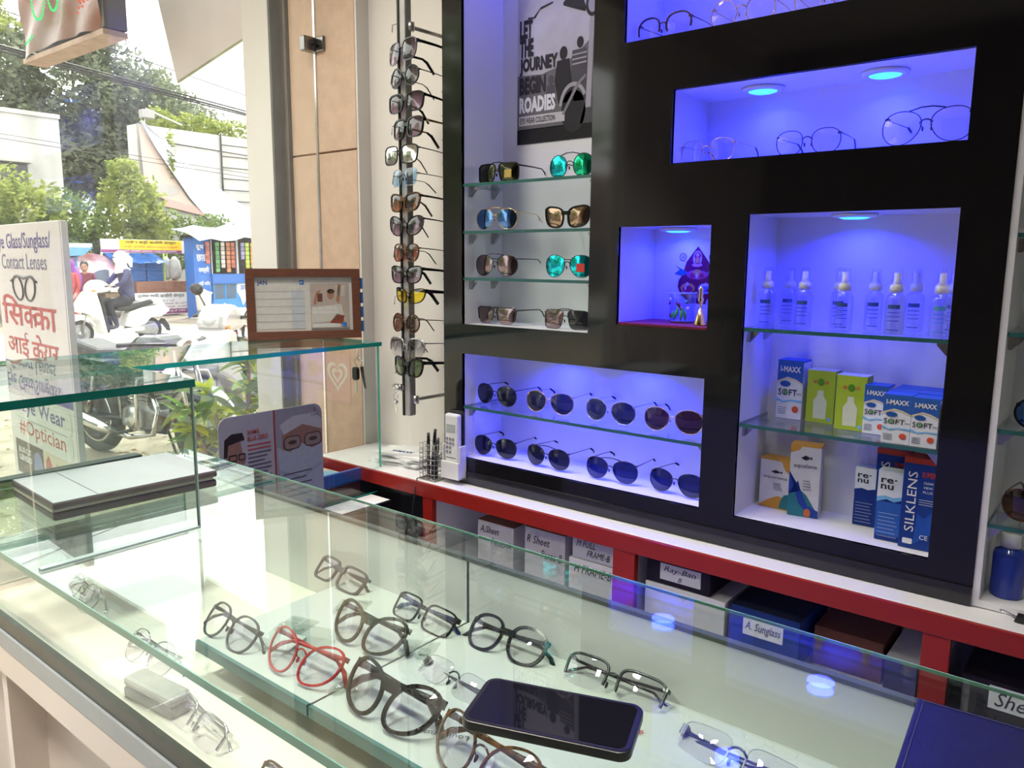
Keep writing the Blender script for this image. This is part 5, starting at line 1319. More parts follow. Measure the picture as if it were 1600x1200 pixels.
obj('printed_shape', MB().prism([(12.6, 3.05), (14.3, 2.75), (14.3, 2.95), (12.6, 3.3)], -24.03, -24.02, 'x'), pr('bannerrose', (.58, .36, .33), .6), bn)
vs, fs = [], []
A = [(11.94, 5.50), (12.35, 4.75), (12.85, 4.05), (13.4, 3.35), (14.0, 2.75), (14.9, 2.30), (16.2, 2.1)]
B = [(11.98, 5.52), (12.75, 5.05), (13.55, 4.35), (14.35, 3.80), (15.2, 3.25), (16.2, 2.95), (17.2, 2.9)]
for i in range(7):
    for k in range(5):
        f = k / 4
        vs.append((-23.95 + .10 * math.sin(f * 9 + i), A[i][0] * (1 - f) + B[i][0] * f, A[i][1] * (1 - f) + B[i][1] * f))
for i in range(6):
    for k in range(4):
        fs.append((i * 5 + k, (i + 1) * 5 + k, (i + 1) * 5 + k + 1, i * 5 + k + 1))
obj('banner_fold', MB().add(vs, fs, 0, True), mat('white_vinyl', (.62, .62, .68), .4, noise=.05, nscale=3), bn)
t = thing('floodlight', 'small floodlight on a bracket above the torn banner', 'lamp', (-24.1, 12.2, 5.5))
obj('lamp_box', MB().box((-24.15, 12.02, 5.62), (-23.9, 12.40, 5.86)), mat('grey_box', (.35, .34, .32), .6, noise=.2), t, bevel=.02)
obj('lamp_bracket', MB().tube([(-24.2, 12.2, 5.4), (-24.05, 12.2, 5.9), (-24.2, 13.4, 5.6)], .025, 6), M_offw, t)
for k, (y0, y1, h, c) in enumerate([(-9.5, 1.5, 5.2, (.34, .30, .27)), (-21, -10, 7.0, (.26, .25, .25)), (-36, -21.5, 6.0, (.36, .27, .22))]):  # unseen buildings added to darken reflections in the black cabinet
    b = thing('unseen_shop_row', ['tan shop row with grey shutters added unseen for reflections', 'grey shop row added unseen farther down the road', 'brown shop row added unseen at the end of the road'][k], 'building', (-27, (y0 + y1) / 2, GZ))
    obj('building_wall', MB().box((-32, y0, GZ), (-23, y1, h)), mat('unseen_shop_row_%d' % k, c, .9, noise=.35, nscale=1.5), b)
    for j in range(int((y1 - y0) / 2.6)):
        obj('shutter', MB().box((-23, y0 + .4 + j * 2.6, GZ), (-22.9, y0 + 2.5 + j * 2.6, 2.6)), mat('shutter_grey', (.14, .15, .16), .6, .4, noise=.3, nscale=2), b)
        obj('window', MB().box((-23, y0 + .8 + j * 2.6, 3.5), (-22.92, y0 + 2.0 + j * 2.6, 4.6)), mat('dark_window', (.05, .055, .06), .2, noise=.2), b)
tree('street_tree', 'unseen roadside tree added for reflections before the tan shop row', (-19.5, -3, GZ), 6, [(-19.5, -3, 5, 2.2, 2.4, 1.8), (-19.3, -5.2, 4.2, 1.6, 1.8, 1.3)], 2500, .22, LF3, 31)  # unseen trees added for darker reflections in the cabinet front
tree('street_tree', 'unseen roadside tree added for reflections farther down the road', (-12.5, -9, GZ), 6, [(-12.5, -9, 4.6, 2.4, 2.4, 2.2), (-12.5, -12, 4.4, 2.2, 2.2, 2.0)], 2500, .22, LF3, 32)
# ------------------------------------------------------------------ power lines
for k, (x, ya, za, yb, zb, r) in enumerate([(-10, 3.49, 3.72, 6.16, 3.49, .010), (-10, 3.49, 3.69, 6.16, 3.455, .013), (-10, 3.49, 3.655, 6.16, 3.43, .010), (-10, 3.49, 4.10, 6.16, 3.72, .006), (-10, 3.41, 2.73, 6.56, 2.56, .004), (-12, 4.09, 3.05, 7.9, 2.85, .004)]):
    pts = []
    for j in range(13):
        f = -3 + j * .6
        pts.append((x, ya + (yb - ya) * f, za + (zb - za) * f + .012 * (f - .5) ** 2))
    tag(obj('power_line', MB().tube(pts, r, 5), M_darkm), ['uppermost of the bundled power lines over the road', 'thickest of the bundled power lines over the road', 'lowest of the bundled power lines over the road', 'single thin wire high above the bundled lines', 'thin wire crossing the white building', 'thin wire sagging below the bundled lines'][k], 'cable', 'wires over the road')

# ------------------------------------------------------------------ hanging box sign and white board outside the shop
hb = thing('hanging_box_sign', 'brown glossy box sign hanging outside the shop', 'box sign', (-4.25, 1.80, 2.44))
fy = 1.755
vs, fs = [], []
NX, NZ = 22, 16
for j in range(NZ + 1):
    for i in range(NX + 1):
        u, v = i / NX, j / NZ
        pin = math.sin(math.pi * u) * .5 + .5
        vs.append((-4.72 + u * .90 + .02 * (1 - v) * (1 - u), fy - .012 * math.sin(u * 9 + v * 5) * (1 - abs(2 * u - 1) ** 3) - .010 * math.sin(u * 17 - v * 11), 2.455 + v * .62 + .03 * math.sin(math.pi * u) * (1 - v)))
for j in range(NZ):
    for i in range(NX):
        fs.append((j * (NX + 1) + i, j * (NX + 1) + i + 1, (j + 1) * (NX + 1) + i + 1, (j + 1) * (NX + 1) + i))
obj('vinyl_front', MB().add(vs, fs, 0, True), mat('brown_vinyl', (.17, .045, .008), .3, noise=.6, nscale=3.2, spec=.3, col2=(.24, .19, .17)), hb)
obj('sign_side', MB().box((-3.835, 1.76, 2.47), (-3.80, 1.865, 3.02)), mat('dark_sign_metal', (.06, .052, .045), .6, .0, noise=.4, nscale=12), hb)
obj('sign_bottom', MB().box((-4.72, 1.752, 2.438), (-3.80, 1.865, 2.462)), mat('sign_wood', (.42, .31, .23), .8, noise=.3, nscale=15), hb)
obj('sign_back', MB().box((-4.72, 1.84, 2.46), (-3.83, 1.865, 3.02)), mat('dark_sign_metal', (.06, .052, .045), .6, .0, noise=.4, nscale=12), hb)
def dots(name, pts, m, r=.0055):
    q = MB()
    for (x, z) in pts: q.ball((x, fy - .026, z), r, 6)
    o = obj(name, q, m, hb); o['kind'] = 'stuff'
M_gled = emis('green_dot_led', (.05, 1.0, .25), 1.2); M_rled = emis('red_dot_led', (1.0, .12, .05), 1.0)
dots('green_dots', [(-4.42 + .075 * math.cos(a), 2.70 + .10 * math.sin(a)) for a in [R(-200 + k * 9) for k in range(25)]] + [(-4.24 + .065 * math.cos(a), 2.72 + .11 * math.sin(a)) for a in [R(-170 + k * 9) for k in range(20)]] + [(-4.60 + .02 * k, 2.515 + .006 * k) for k in range(5)], M_gled)
dots('red_dots', [(-3.99 + .018 * k, 2.555 + .012 * (k % 3) + .006 * k) for k in range(8)] + [(-3.96 + .018 * k, 2.60 + .01 * k) for k in range(4)], M_rled)
A_, B_ = Vector((-3.896, 2.151, 2.306)), Vector((-3.627, 2.37, 2.519))
Cc = Vector((-3.97, 2.115, 2.70))
u = (B_ - A_); v = (Cc - A_)
n_ = u.cross(v).normalized() * .012
P4 = [A_, A_ + u * 2.6, A_ + u * 2.6 + v * 1.0, A_ + v * 1.6]
ab = thing('awning_board', 'tilted white board hanging outside the shop', 'board', tuple(A_))
obj('board_sheet', MB().add([p for p in P4] + [p + n_ for p in P4], [(0, 1, 2, 3), (7, 6, 5, 4), (0, 4, 5, 1), (1, 5, 6, 2), (2, 6, 7, 3), (3, 7, 4, 0)]), mat('white_board_paint', (.84, .79, .78), .7, noise=.08, nscale=4), ab)
obj('board_edge', MB().tube([A_ + n_ * .5, A_ + u * 2.6 + n_ * .5], .008, 5), mat('mossy_edge', (.42, .48, .28), .8, noise=.3, nscale=20), ab)

# ------------------------------------------------------------------ shop sign outside
sg = thing('pavement_sign', 'white upright shop sign box with eyewear lettering outside the window', 'sign', (-2.535, 1.0, GZ), (0, 0, R(-3.6)))
ZO = -GZ
M_sgn = mat('sign_white', (.74, .70, .69), .4, noise=.04, nscale=6)
obj('sign_box', MB().box((-.66, 0, .002), (0, .022, 1.542 + ZO)), M_sgn, sg, world=False, bevel=.003)
obj('sign_side', MB().box((.0005, .002, .002), (.010, .020, 1.538 + ZO)), M_sgn, sg, world=False)
VI = pr('violet', (.10, .08, .30)); RS = pr('rosered', (.50, .09, .09)); VG = pr('violetgrey', (.20, .20, .32))
def sgt(s, m, u0, u1, z0, z1, bold=.0, **k): return ftext(s, m, u0, u1, z0 + ZO, z1 + ZO, -.0010, parent=sg, world=False, bold=bold, **k)
sgt('Eye Glass/Sunglass/', VI, -.645, -.085, 1.445, 1.512, .003)
sgt('Contact Lenses', VG, -.592, -.135, 1.392, 1.444, .003)
for s in (-1, 1):
    ring = [(-.372 + s * .062 + .050 * math.cos(a) + s * .012 * math.sin(a), -.0015, 1.330 + ZO + .040 * math.sin(a)) for a in [k * math.pi / 12 for k in range(24)]]
    obj('printed_glasses_rim', MB().tube(ring, .0035, 5, closed=True), pr('darkgrey', (.08, .08, .09)), sg, world=False)
obj('printed_glasses_bar', MB().tube([(-.505, -.0015, 1.352 + ZO), (-.44, -.0015, 1.370 + ZO), (-.372, -.0015, 1.362 + ZO), (-.305, -.0015, 1.370 + ZO), (-.240, -.0015, 1.352 + ZO)], .004, 5), pr('darkgrey', (.08, .08, .09)), sg, world=False)
# Devanagari name set in pieces so that the joined consonants read right
sgt('\u093f\u0938', RS, -.632, -.395, 1.200, 1.305, .014)
sgt('\u0915', RS, -.405, -.265, 1.200, 1.272, .014)
sgt('\u0915\u093e', RS, -.315, -.085, 1.200, 1.272, .014)
sgt('\u0906\u0908', RS, -.605, -.375, 1.092, 1.180, .012)
sgt('\u0915\u0947\u092f\u0930', RS, -.345, -.092, 1.092, 1.180, .012)
obj('printed_band', patch(rect(-.655, -.005, .965 + ZO, 1.07 + ZO), -.0002), pr('violetband', (.16, .13, .42)), sg, world=False)
obj('printed_pill', patch(rrect(-.62, -.03, .868 + ZO, .955 + ZO, .035), -.0005), pr('pillwhite', (.74, .74, .70)), sg, world=False)
obj('printed_pill', patch(rrect(-.62, -.03, .795 + ZO, .872 + ZO, .035), -.0005), pr('pillwhite', (.74, .74, .70)), sg, world=False)
sgt('#Eye Wear', VI, -.585, -.085, .880, .945, .012)
sgt('#Optician', RS, -.560, -.095, .800, .868, .008)
obj('printed_panel', patch(rect(-.62, -.33, .66 + ZO, .785 + ZO), -.0005), pr('panelbrown', (.13, .10, .085)), sg, world=False)
for k, s in enumerate(('BLUE-CUT', 'LENSES')):
    sgt(s, M_inkw, -.59, -.455, .738 - k * .028, .760 - k * .028, .02)
obj('printed_lens', patch(ell(-.385, .715 + ZO, .045, .052, 16), -.0008), pr('lensviolet', (.28, .26, .50)), sg, world=False)
obj('printed_panel', patch(rect(-.325, -.04, .66 + ZO, .785 + ZO), -.0005), pr('panelcream', (.70, .60, .45)), sg, world=False)
sgt('HUB', RS, -.20, -.06, .705, .760, .02)
obj('printed_house', patch([(-.305, .72 + ZO), (-.245, .72 + ZO), (-.245, .75 + ZO), (-.275, .775 + ZO), (-.305, .75 + ZO)], -.0008), RS, sg, world=False)

# ------------------------------------------------------------------ people
def skin_body(joints, edges, root, sub=2):
    names = list(joints)
    me = bpy.data.meshes.new('body')
    me.from_pydata([joints[n][0] for n in names], [(names.index(a), names.index(b)) for a, b in edges], [])
    o = bpy.data.objects.new('body', me)
    C.objects.link(o)
    sm = o.modifiers.new('skin', 'SKIN')
    sm.use_smooth_shade = True
    for i, n in enumerate(names):
        r = joints[n][1]
        me.skin_vertices[0].data[i].radius = r if isinstance(r, tuple) else (r, r)
        me.skin_vertices[0].data[i].use_root = (n == root)
    ss = o.modifiers.new('sub', 'SUBSURF'); ss.levels = sub; ss.render_levels = sub
    dg = bpy.context.evaluated_depsgraph_get(); dg.update()
    out = bpy.data.meshes.new_from_object(o.evaluated_get(dg))
    bpy.data.objects.remove(o)
    return out
M_skin = mat('skin', (.38, .21, .14), .5, noise=.1, nscale=20)
def limb_joints(J, E, s, sh, el, wr, hand, tag_):
    J['sh' + tag_] = (sh, .062); J['el' + tag_] = (el, .046); J['wr' + tag_] = (wr, .030)
    E += [('chest', 'sh' + tag_), ('sh' + tag_, 'el' + tag_), ('el' + tag_, 'wr' + tag_)]
    w, h = Vector(wr), Vector(hand)
    d = (h - w).normalized()
    sd = d.cross(Vector((0, 0, 1))).normalized()
    J['pm' + tag_] = (tuple(w + d * .055), (.036, .020)); E.append(('wr' + tag_, 'pm' + tag_))
    for k in range(4):
        b = w + d * .085 + sd * (-.027 + .018 * k)
        J[f'fa{k}{tag_}'] = (tuple(b), .010)
        J[f'fb{k}{tag_}'] = (tuple(b + d * (.030 + .006 * (k in (1, 2))) - Vector((0, 0, .012))), .009)
        J[f'fc{k}{tag_}'] = (tuple(b + d * .040 - Vector((0, 0, .036))), .008)
        E += [('pm' + tag_, f'fa{k}{tag_}'), (f'fa{k}{tag_}', f'fb{k}{tag_}'), (f'fb{k}{tag_}', f'fc{k}{tag_}')]
    th = w + d * .045 + sd * .034 * s
    J['th' + tag_] = (tuple(th - Vector((0, 0, .01))), .011); J['ti' + tag_] = (tuple(th + d * .035 - Vector((0, 0, .025))), .009)
    E += [('pm' + tag_, 'th' + tag_), ('th' + tag_, 'ti' + tag_)]
def face_parts(t, c, yaw=0, hair=None, hairlen=.0, world=False):
    """head with face: skull, nose, eyes, mouth, ears; c = centre of the head, facing local +x turned by yaw"""
    Mx = Matrix.Translation(c) @ Matrix.Rotation(yaw, 4, 'Z')
    hd = MB().ball((0, 0, 0), .105, 18, 0, (.92, .76, 1.12)).ball((.045, 0, -.05), .06, 12, 0, (.9, .9, 1.0))
    hd.tube([(.085, 0, .012), (.108, 0, -.022), (.092, 0, -.030)], [.010, .016, .010], 6)
    for s in (-1, 1): hd.ball((-.005, s * .080, -.005), .026, 8, 0, (.7, .35, 1.1))
    hd.tube([(-.015, 0, -.08), (-.03, 0, -.20)], [.052, .058], 10)
    obj('head', hd.xf(Mx), M_skin, t, world=world)
    for s in (-1, 1):
        obj('eye', MB().ball((.086, s * .033, .012), .013, 8, 0, (.6, 1.1, .7)).xf(Mx), mat('dark_eye', (.03, .02, .015), .2, noise=.1), t, world=world)
    obj('mouth', MB().ball((.094, 0, -.058), .018, 8, 0, (.4, 1.2, .35)).xf(Mx), mat('lips', (.28, .10, .08), .5, noise=.1), t, world=world)
    if hair:
        hr = MB().ball((-.018, 0, .030), .108, 14, 0, (.95, .84, 1.02))
        obj('hair', hr.xf(Mx), hair, t, world=world)
M_jkt = mat('navy_jacket', (.045, .045, .12), .8, noise=.35, nscale=7, bump=.3, bscale=30)
M_trs = mat('black_trousers', (.022, .022, .032), .8, noise=.3, nscale=10)
M_scarf = mat('white_scarf', (.78, .76, .76), .8, noise=.12, nscale=10, bump=.5, bscale=25)

# ------------------------------------------------------------------ scooter
M_scw = mat('white_scooter_paint', (.72, .71, .64), .18, noise=.04, nscale=4, coat=.5)
M_tyre = mat('tyre_rubber', (.035, .035, .035), .8, noise=.3, nscale=30, bump=.3, bscale=60)
M_seat = mat('black_vinyl_seat', (.03, .03, .032), .45, noise=.2, nscale=20)
M_chr = mat('chrome', (.65, .65, .64), .15, 1.0, noise=.08, nscale=20)
M_engine = mat('engine_grey', (.30, .30, .29), .4, .7, noise=.35, nscale=25)
M_orange = mat('orange_lens', (.75, .22, .02), .2, noise=.1)
M_tail = mat('red_lens', (.50, .02, .02), .2, noise=.1)
def ring_tyre(cx, cz, r, w, n=28):
    q = MB()
    q.lathe([(r * .72, -w * .35), (r * .80, -w * .5), (r * .93, -w * .5), (r, -w * .25), (r, w * .25), (r * .93, w * .5), (r * .80, w * .5), (r * .72, w * .35), (r * .72, -w * .35)], n, (cx, 0, cz), ax='y')
    return q
def scooter(label, loc, rz, paint, mirrors=True):
    t = thing('scooter', label, 'scooter', loc, (0, 0, rz))
    O = dict(world=False)
    for x in (.625, -.625):
        wv = obj('wheel', ring_tyre(x, .228, .228, .10), M_tyre, t, **O)
        rim = MB().lathe([(.0, -.035), (.05, -.04), (.06, -.03), (.15, -.03), (.168, -.036), (.168, .036), (.15, .03), (.06, .03), (.05, .04), (0, .035)], 24, (x, 0, .228), ax='y')
        obj('wheel_rim', rim, M_engine, wv, **O)
        obj('wheel_hub', MB().lathe([(.04, -.055), (.04, .055)], 14, (x, 0, .228), ax='y'), M_chr, wv, **O)
    def side(name, poly, hw, m, bev=.02): return obj(name, MB().prism(poly, -hw, hw, 'y'), m, t, bevel=bev, **O)
    side('front_fender', [(.36, .35), (.40, .33), (.47, .42), (.60, .475), (.74, .44), (.86, .34), (.885, .365), (.80, .50), (.66, .57), (.50, .56)], .085, paint)
    side('apron', [(.21, .20), (.28, .19), (.34, .45), (.52, .56), (.66, .62), (.67, .70), (.56, .88), (.47, .98), (.36, .95), (.30, .70)], .19, paint, .05)
    side('leg_shield', [(.18, .24), (.22, .22), (.34, .90), (.28, .90)], .20, M_blkm, .02)
    side('floorboard', [(.26, .19), (.26, .27), (-.20, .29), (-.46, .31), (-.46, .22)], .16, paint, .02)
    o = side('headlight_cowl', [(.06, 1.00), (.16, .95), (.40, .92), (.50, .98), (.46, 1.08), (.36, 1.17), (.24, 1.17), (.10, 1.08)], .13, paint, .05)
    obj('headlight', MB().ball((.455, 0, 1.03), .075, 12, 0, (.5, 1.2, .8)), mat('headlamp_glass', (.55, .56, .56), .08, noise=.1), o, **O)
    side('body_panel', [(-.10, .32), (-.30, .28), (-.48, .34), (-.60, .46), (-.78, .46), (-.95, .56), (-.97, .62), (-.78, .70), (-.45, .66), (-.20, .58)], .17, paint, .05)
    side('tail_cover', [(-.40, .68), (-.72, .70), (-.93, .64), (-.86, .76), (-.76, .84), (-.58, .83), (-.44, .78)], .13, paint, .04)
    side('seat', [(.0, .60), (.02, .68), (-.20, .73), (-.48, .78), (-.62, .82), (-.70, .72), (-.45, .66), (-.18, .60)], .15, M_seat, .04)
    obj('tail_light', MB().box((-.975, -.07, .56), (-.94, .07, .62)), M_tail, t, bevel=.01, **O)
    obj('engine_cover', MB().prism([(-.30, .18), (-.25, .30), (-.66, .36), (-.74, .24), (-.60, .14)], .09, .15, 'y'), M_engine, t, bevel=.02, **O)
    obj('exhaust', MB().tube([(-.30, -.13, .22), (-.55, -.15, .26), (-.90, -.16, .32)], [.035, .05, .045], 12), M_engine, t, **O)
    obj('rear_mudguard', MB().prism([(-.80, .34), (-.92, .30), (-1.0, .18), (-.98, .30), (-.90, .42)], -.07, .07, 'y'), M_blkm, t, **O)
    for s in (-1, 1):
        hbar = obj('handlebar_grip', MB().tube([(.20, s * .10, 1.05), (.15, s * .26, 1.06), (.13, s * .36, 1.05)], [.016, .018, .018], 10), M_blkm, t, **O)
        obj('brake_lever', MB().tube([(.22, s * .16, 1.045), (.21, s * .34, 1.035)], .007, 6), M_chr, hbar, **O)
        obj('indicator', MB().ball((.40, s * .125, .98), .035, 8, 0, (1.2, .5, .6)), M_orange, t, **O)
        if mirrors:
            mr = obj('mirror_stem', MB().tube([(.20, s * .17, 1.07), (.19, s * .22, 1.17), (.18, s * .27, 1.25)], .007, 6), M_blk, t, **O)
            obj('mirror_head', MB().ball((.18, s * .29, 1.29), .062, 12, 0, (.30, 1.1, .85)), M_blk, mr, **O)
    obj('front_fork', MB().tube([(.625, .07, .228), (.52, .07, .62)], .018, 8).tube([(.625, -.07, .228), (.52, -.07, .62)], .018, 8), M_engine, t, **O)
    return t
SCX, SCY = -14.67, 6.62
scooter('white scooter being ridden along the sunlit road', (SCX, SCY, GZ), R(-90), M_scw, False)
J = dict(pelvis=((-.27, 0, .80), .135), waist=((-.26, 0, .98), .125), chest=((-.22, 0, 1.22), .145), neck=((-.19, 0, 1.40), .062))
E = [('pelvis', 'waist'), ('waist', 'chest'), ('chest', 'neck')]
for s, n in ((1, 'a'), (-1, 'b')):
    limb_joints(J, E, -s, (-.21, s * .19, 1.32), (-.06, s * .27, 1.12), (.08, s * .28, 1.065), (.2, s * .28, 1.06), n)
    J['hp' + n] = ((-.22, s * .10, .78), .10); J['kn' + n] = ((.14, s * .13, .72), .070); J['an' + n] = ((.03, s * .12, .36), .042); J['he' + n] = ((.02, s * .12, .32), .040); J['to' + n] = ((.19, s * .13, .315), .034)
    E += [('pelvis', 'hp' + n), ('hp' + n, 'kn' + n), ('kn' + n, 'an' + n), ('an' + n, 'he' + n), ('he' + n, 'to' + n)]
rd = thing('person', 'person in navy jacket and white head scarf riding the scooter', 'person', (SCX, SCY, GZ), (0, 0, R(-90)))
bm_ = skin_body(J, E, 'pelvis')
for m_ in (M_jkt, M_trs, M_skin, mat('dark_shoe', (.05, .05, .06), .6, noise=.2)): bm_.materials.append(m_)
for p in bm_.polygons:
    c = p.center
    p.material_index = 2 if (c.x > .10 and c.z > .95) else 3 if c.z < .37 and c.x > -.05 else 1 if c.z < .86 else 0
    p.use_smooth = True
obj('body', bm_, None, rd, world=False)
hd = Vector((-.175, 0, 1.555))
sc_ = MB().ball(hd, .128, 18, 0, (1.05, .88, 1.10)).tube([hd + Vector((0, 0, -.10)), hd + Vector((.0, 0, -.17)), hd + Vector((-.02, 0, -.24))], [.095, .11, .15], 14)
sc_.tube([hd + Vector((-.06, 0, .05)), hd + Vector((-.15, .02, -.03)), hd + Vector((-.17, .03, -.16))], [.07, .06, .02], 10)
obj('head_scarf', sc_, M_scarf, rd, world=False)
obj('eye_slit', MB().ball(hd + Vector((.052, 0, .015)), .092, 14, 0, (.96, .82, .28)), mat('face_in_slit', (.16, .09, .07), .6, noise=.2), rd, world=False)
for s in (-1, 1): obj('eye', MB().ball(hd + Vector((.138, s * .028, .018)), .011, 8), mat('dark_eye', (.03, .02, .015), .2, noise=.1), rd, world=False)
# standing woman at the roadside
def stander(label, loc, rz, top, low, drape, hair, h=1.55, hold=False, scarfc=None):
    t = thing('person', label, 'person', loc, (0, 0, rz))
    k = h / 1.6
    J = dict(pelvis=((0, 0, .88 * k), .13), waist=((0, 0, 1.02 * k), .115), chest=((.01, 0, 1.22 * k), .13), neck=((.02, 0, 1.38 * k), .055))
    E = [('pelvis', 'waist'), ('waist', 'chest'), ('chest', 'neck')]
    for s, n in ((1, 'a'), (-1, 'b')):
        limb_joints(J, E, -s, (.0, s * .17, 1.31 * k), (-.01, s * .22, 1.05 * k), (.10, s * .20, .86 * k), (.18, s * .19, .78 * k), n)
        J['hp' + n] = ((0, s * .09, .84 * k), .095); J['kn' + n] = ((.02, s * .09, .46 * k), .062); J['an' + n] = ((0, s * .09, .09 * k), .042); J['to' + n] = ((.14, s * .10, .035), .034)
        E += [('pelvis', 'hp' + n), ('hp' + n, 'kn' + n), ('kn' + n, 'an' + n), ('an' + n, 'to' + n)]
    b = skin_body(J, E, 'pelvis')
    for m_ in (top, low, M_skin): b.materials.append(m_)
    for p in b.polygons:
        c = p.center
        p.material_index = 2 if (abs(c.y) > .14 and c.z < .90 * k and c.x > .05) or c.z < .08 else 1 if c.z < .86 * k else 0
        p.use_smooth = True
    obj('body', b, None, t, world=False)
    face_parts(t, Vector((.03, 0, 1.53 * k)), 0, hair)
    if drape:
        obj('drape', MB().lathe([(.30, .06), (.26, .40 * k), (.20, .80 * k), (.17, 1.0 * k), (.19, 1.2 * k), (.17, 1.34 * k), (.07, 1.40 * k)], 18), drape, t, world=False)
    if scarfc:
        obj('head_cloth', MB().ball((-.02, 0, 1.56 * k), .125, 14, 0, (.98, .92, 1.05)).tube([(-.05, 0, 1.5 * k), (-.12, .03, 1.25 * k), (-.16, .05, .95 * k)], [.11, .15, .10], 10), scarfc, t, world=False)
    return t
M_rsari = mat('red_cloth', (.42, .07, .06), .8, noise=.35, nscale=8, bump=.4, bscale=25)
stander('woman in a red dress and purple head cloth beyond the white sign', (-18.2, 7.30, GZ), R(-60), M_rsari, M_rsari, M_rsari, None, 1.45, scarfc=mat('purple_cloth', (.22, .05, .28), .8, noise=.3, nscale=8))
stander('vendor in a pale shirt standing behind the snack cart', (-22.1, 11.35, GZ), R(-10), mat('pale_shirt', (.50, .48, .44), .8, noise=.2, nscale=8), M_trs, None, mat('black_hair', (.015, .012, .012), .5, noise=.3, nscale=40), 1.45)
stander('customer in a maroon top waiting beyond the ridden scooter', (-19.2, 8.05, GZ), R(-30), mat('maroon_top', (.16, .03, .05), .8, noise=.3, nscale=8), M_trs, None, mat('black_hair', (.015, .012, .012), .5, noise=.3, nscale=40), 1.42)
# ------------------------------------------------------------------ motorcycle
def motorcycle(label, loc, rz, tank, seatm, mirrors=False):
    t = thing('motorcycle', label, 'motorcycle', loc, (0, 0, rz))
    O = dict(world=False)
    r = .305
    for x, w in ((.635, .085), (-.635, .10)):
        wv = obj('wheel', ring_tyre(x, r, r, w, 36), M_tyre, t, **O)
        obj('wheel_rim', MB().lathe([(r * .68, -w * .35), (r * .74, -w * .38), (r * .76, 0), (r * .74, w * .38), (r * .68, w * .35), (r * .70, 0), (r * .68, -w * .35)], 36, (x, 0, r), ax='y'), M_chr, wv, **O)
        obj('wheel_hub', MB().lathe([(.0, -.07), (.055, -.07), (.065, -.04), (.065, .04), (.055, .07), (0, .07)], 18, (x, 0, r), ax='y'), M_engine, wv, **O)
        for k in range(18):
            a = 2 * math.pi * k / 18
            s = 1 if k % 2 else -1
            obj('spoke', MB().tube([(x + .06 * math.cos(a), s * .04, r + .06 * math.sin(a)), (x + r * .70 * math.cos(a + s * .25), 0, r + r * .70 * math.sin(a + s * .25))], .0028, 4), M_chr, wv, **O)
    def arc(x, r0, a0, a1, hw, m, name):
        q = MB()
        pts = [(x + r0 * math.cos(R(a0 + (a1 - a0) * k / 10)), r + r0 * math.sin(R(a0 + (a1 - a0) * k / 10))) for k in range(11)]
        vs = []
        for (px, pz) in pts: vs += [(px, -hw, pz - .02), (px, -hw * .6, pz + .012), (px, hw * .6, pz + .012), (px, hw, pz - .02)]
        q.add(vs, [(i * 4 + k, i * 4 + k + 1, i * 4 + k + 5, i * 4 + k + 4) for i in range(10) for k in range(3)], 0, True)
        return obj(name, q, m, t, **O)
    arc(.635, r + .045, 10, 150, .06, M_chr, 'front_mudguard')
    arc(-.635, r + .06, 20, 170, .07, M_blkm, 'rear_mudguard')
    for s in (-1, 1):
        obj('fork_leg', MB().tube([(.635, s * .075, r), (.53, s * .075, .62), (.44, s * .075, .92)], [.024, .022, .018], 10), M_chr, t, **O)
        obj('shock_absorber', MB().tube([(-.60, s * .10, r + .04), (-.46, s * .11, .66)], .026, 10), M_chr, t, **O)
        obj('swing_arm', MB().tube([(-.635, s * .09, r), (-.10, s * .09, .34)], .02, 8), M_blk, t, **O)
        obj('handlebar', MB().tube([(.42, 0, .93), (.40, s * .12, .94), (.32, s * .30, .95), (.22, s * .36, .94)], [.012, .012, .012, .016], 8), M_blk, t, **O)
        obj('indicator', MB().ball((.47, s * .16, .84), .03, 8, 0, (1.1, .7, .8)), M_orange, t, **O)
        if not mirrors: continue
        ms = obj('mirror_stem', MB().tube([(.34, s * .22, 1.05), (.33, s * .26, 1.16), (.31, s * .29, 1.20)], .006, 6), M_blk, t, **O)
        obj('mirror_head', MB().ball((.31, s * .30, 1.23), .055, 10, 0, (.3, 1.1, .8)), M_blk, ms, **O)
    obj('main_frame', MB().tube([(.42, 0, .88), (.20, 0, .74), (-.40, 0, .70)], .022, 8).tube([(.42, 0, .84), (.30, 0, .45), (.20, 0, .25), (-.10, 0, .24), (-.25, 0, .45), (-.42, 0, .68)], .02, 8), M_blk, t, **O)
    obj('fuel_tank', MB().prism([(.40, .80), (.42, .90), (.30, 1.0), (.08, .99), (-.10, .86), (-.12, .76), (.10, .72)], -.13, .13, 'y'), tank, t, bevel=.05, **O)
    obj('seat', MB().prism([(-.08, .80), (-.10, .88), (-.40, .86), (-.72, .92), (-.78, .86), (-.70, .80), (-.40, .78)], -.13, .13, 'y'), seatm, t, bevel=.03, **O)
    obj('side_cover', MB().prism([(-.10, .74), (-.14, .52), (-.34, .50), (-.46, .66), (-.42, .76)], -.13, .13, 'y'), tank, t, bevel=.03, **O)
    obj('tail_light', MB().box((-.90, -.06, .70), (-.84, .06, .78)), M_tail, t, bevel=.01, **O)
    obj('headlight', MB().lathe([(0, -.05), (.06, -.04), (.085, .02), (.09, .07), (.08, .085), (0, .09)], 18, (.47, 0, .90), ax='x'), M_chr, t, **O)
    en = obj('engine_block', MB().prism([(.20, .26), (.24, .42), (.16, .46), (.18, .66), (.02, .68), (-.04, .46), (-.16, .42), (-.18, .28)], -.11, .11, 'y'), M_engine, t, bevel=.02, **O)
    for k in range(6):
        obj('cooling_fin', MB().box((-.04, -.135, .49 + k * .028), (.20, .135, .50 + k * .028)), M_engine, en, **O)
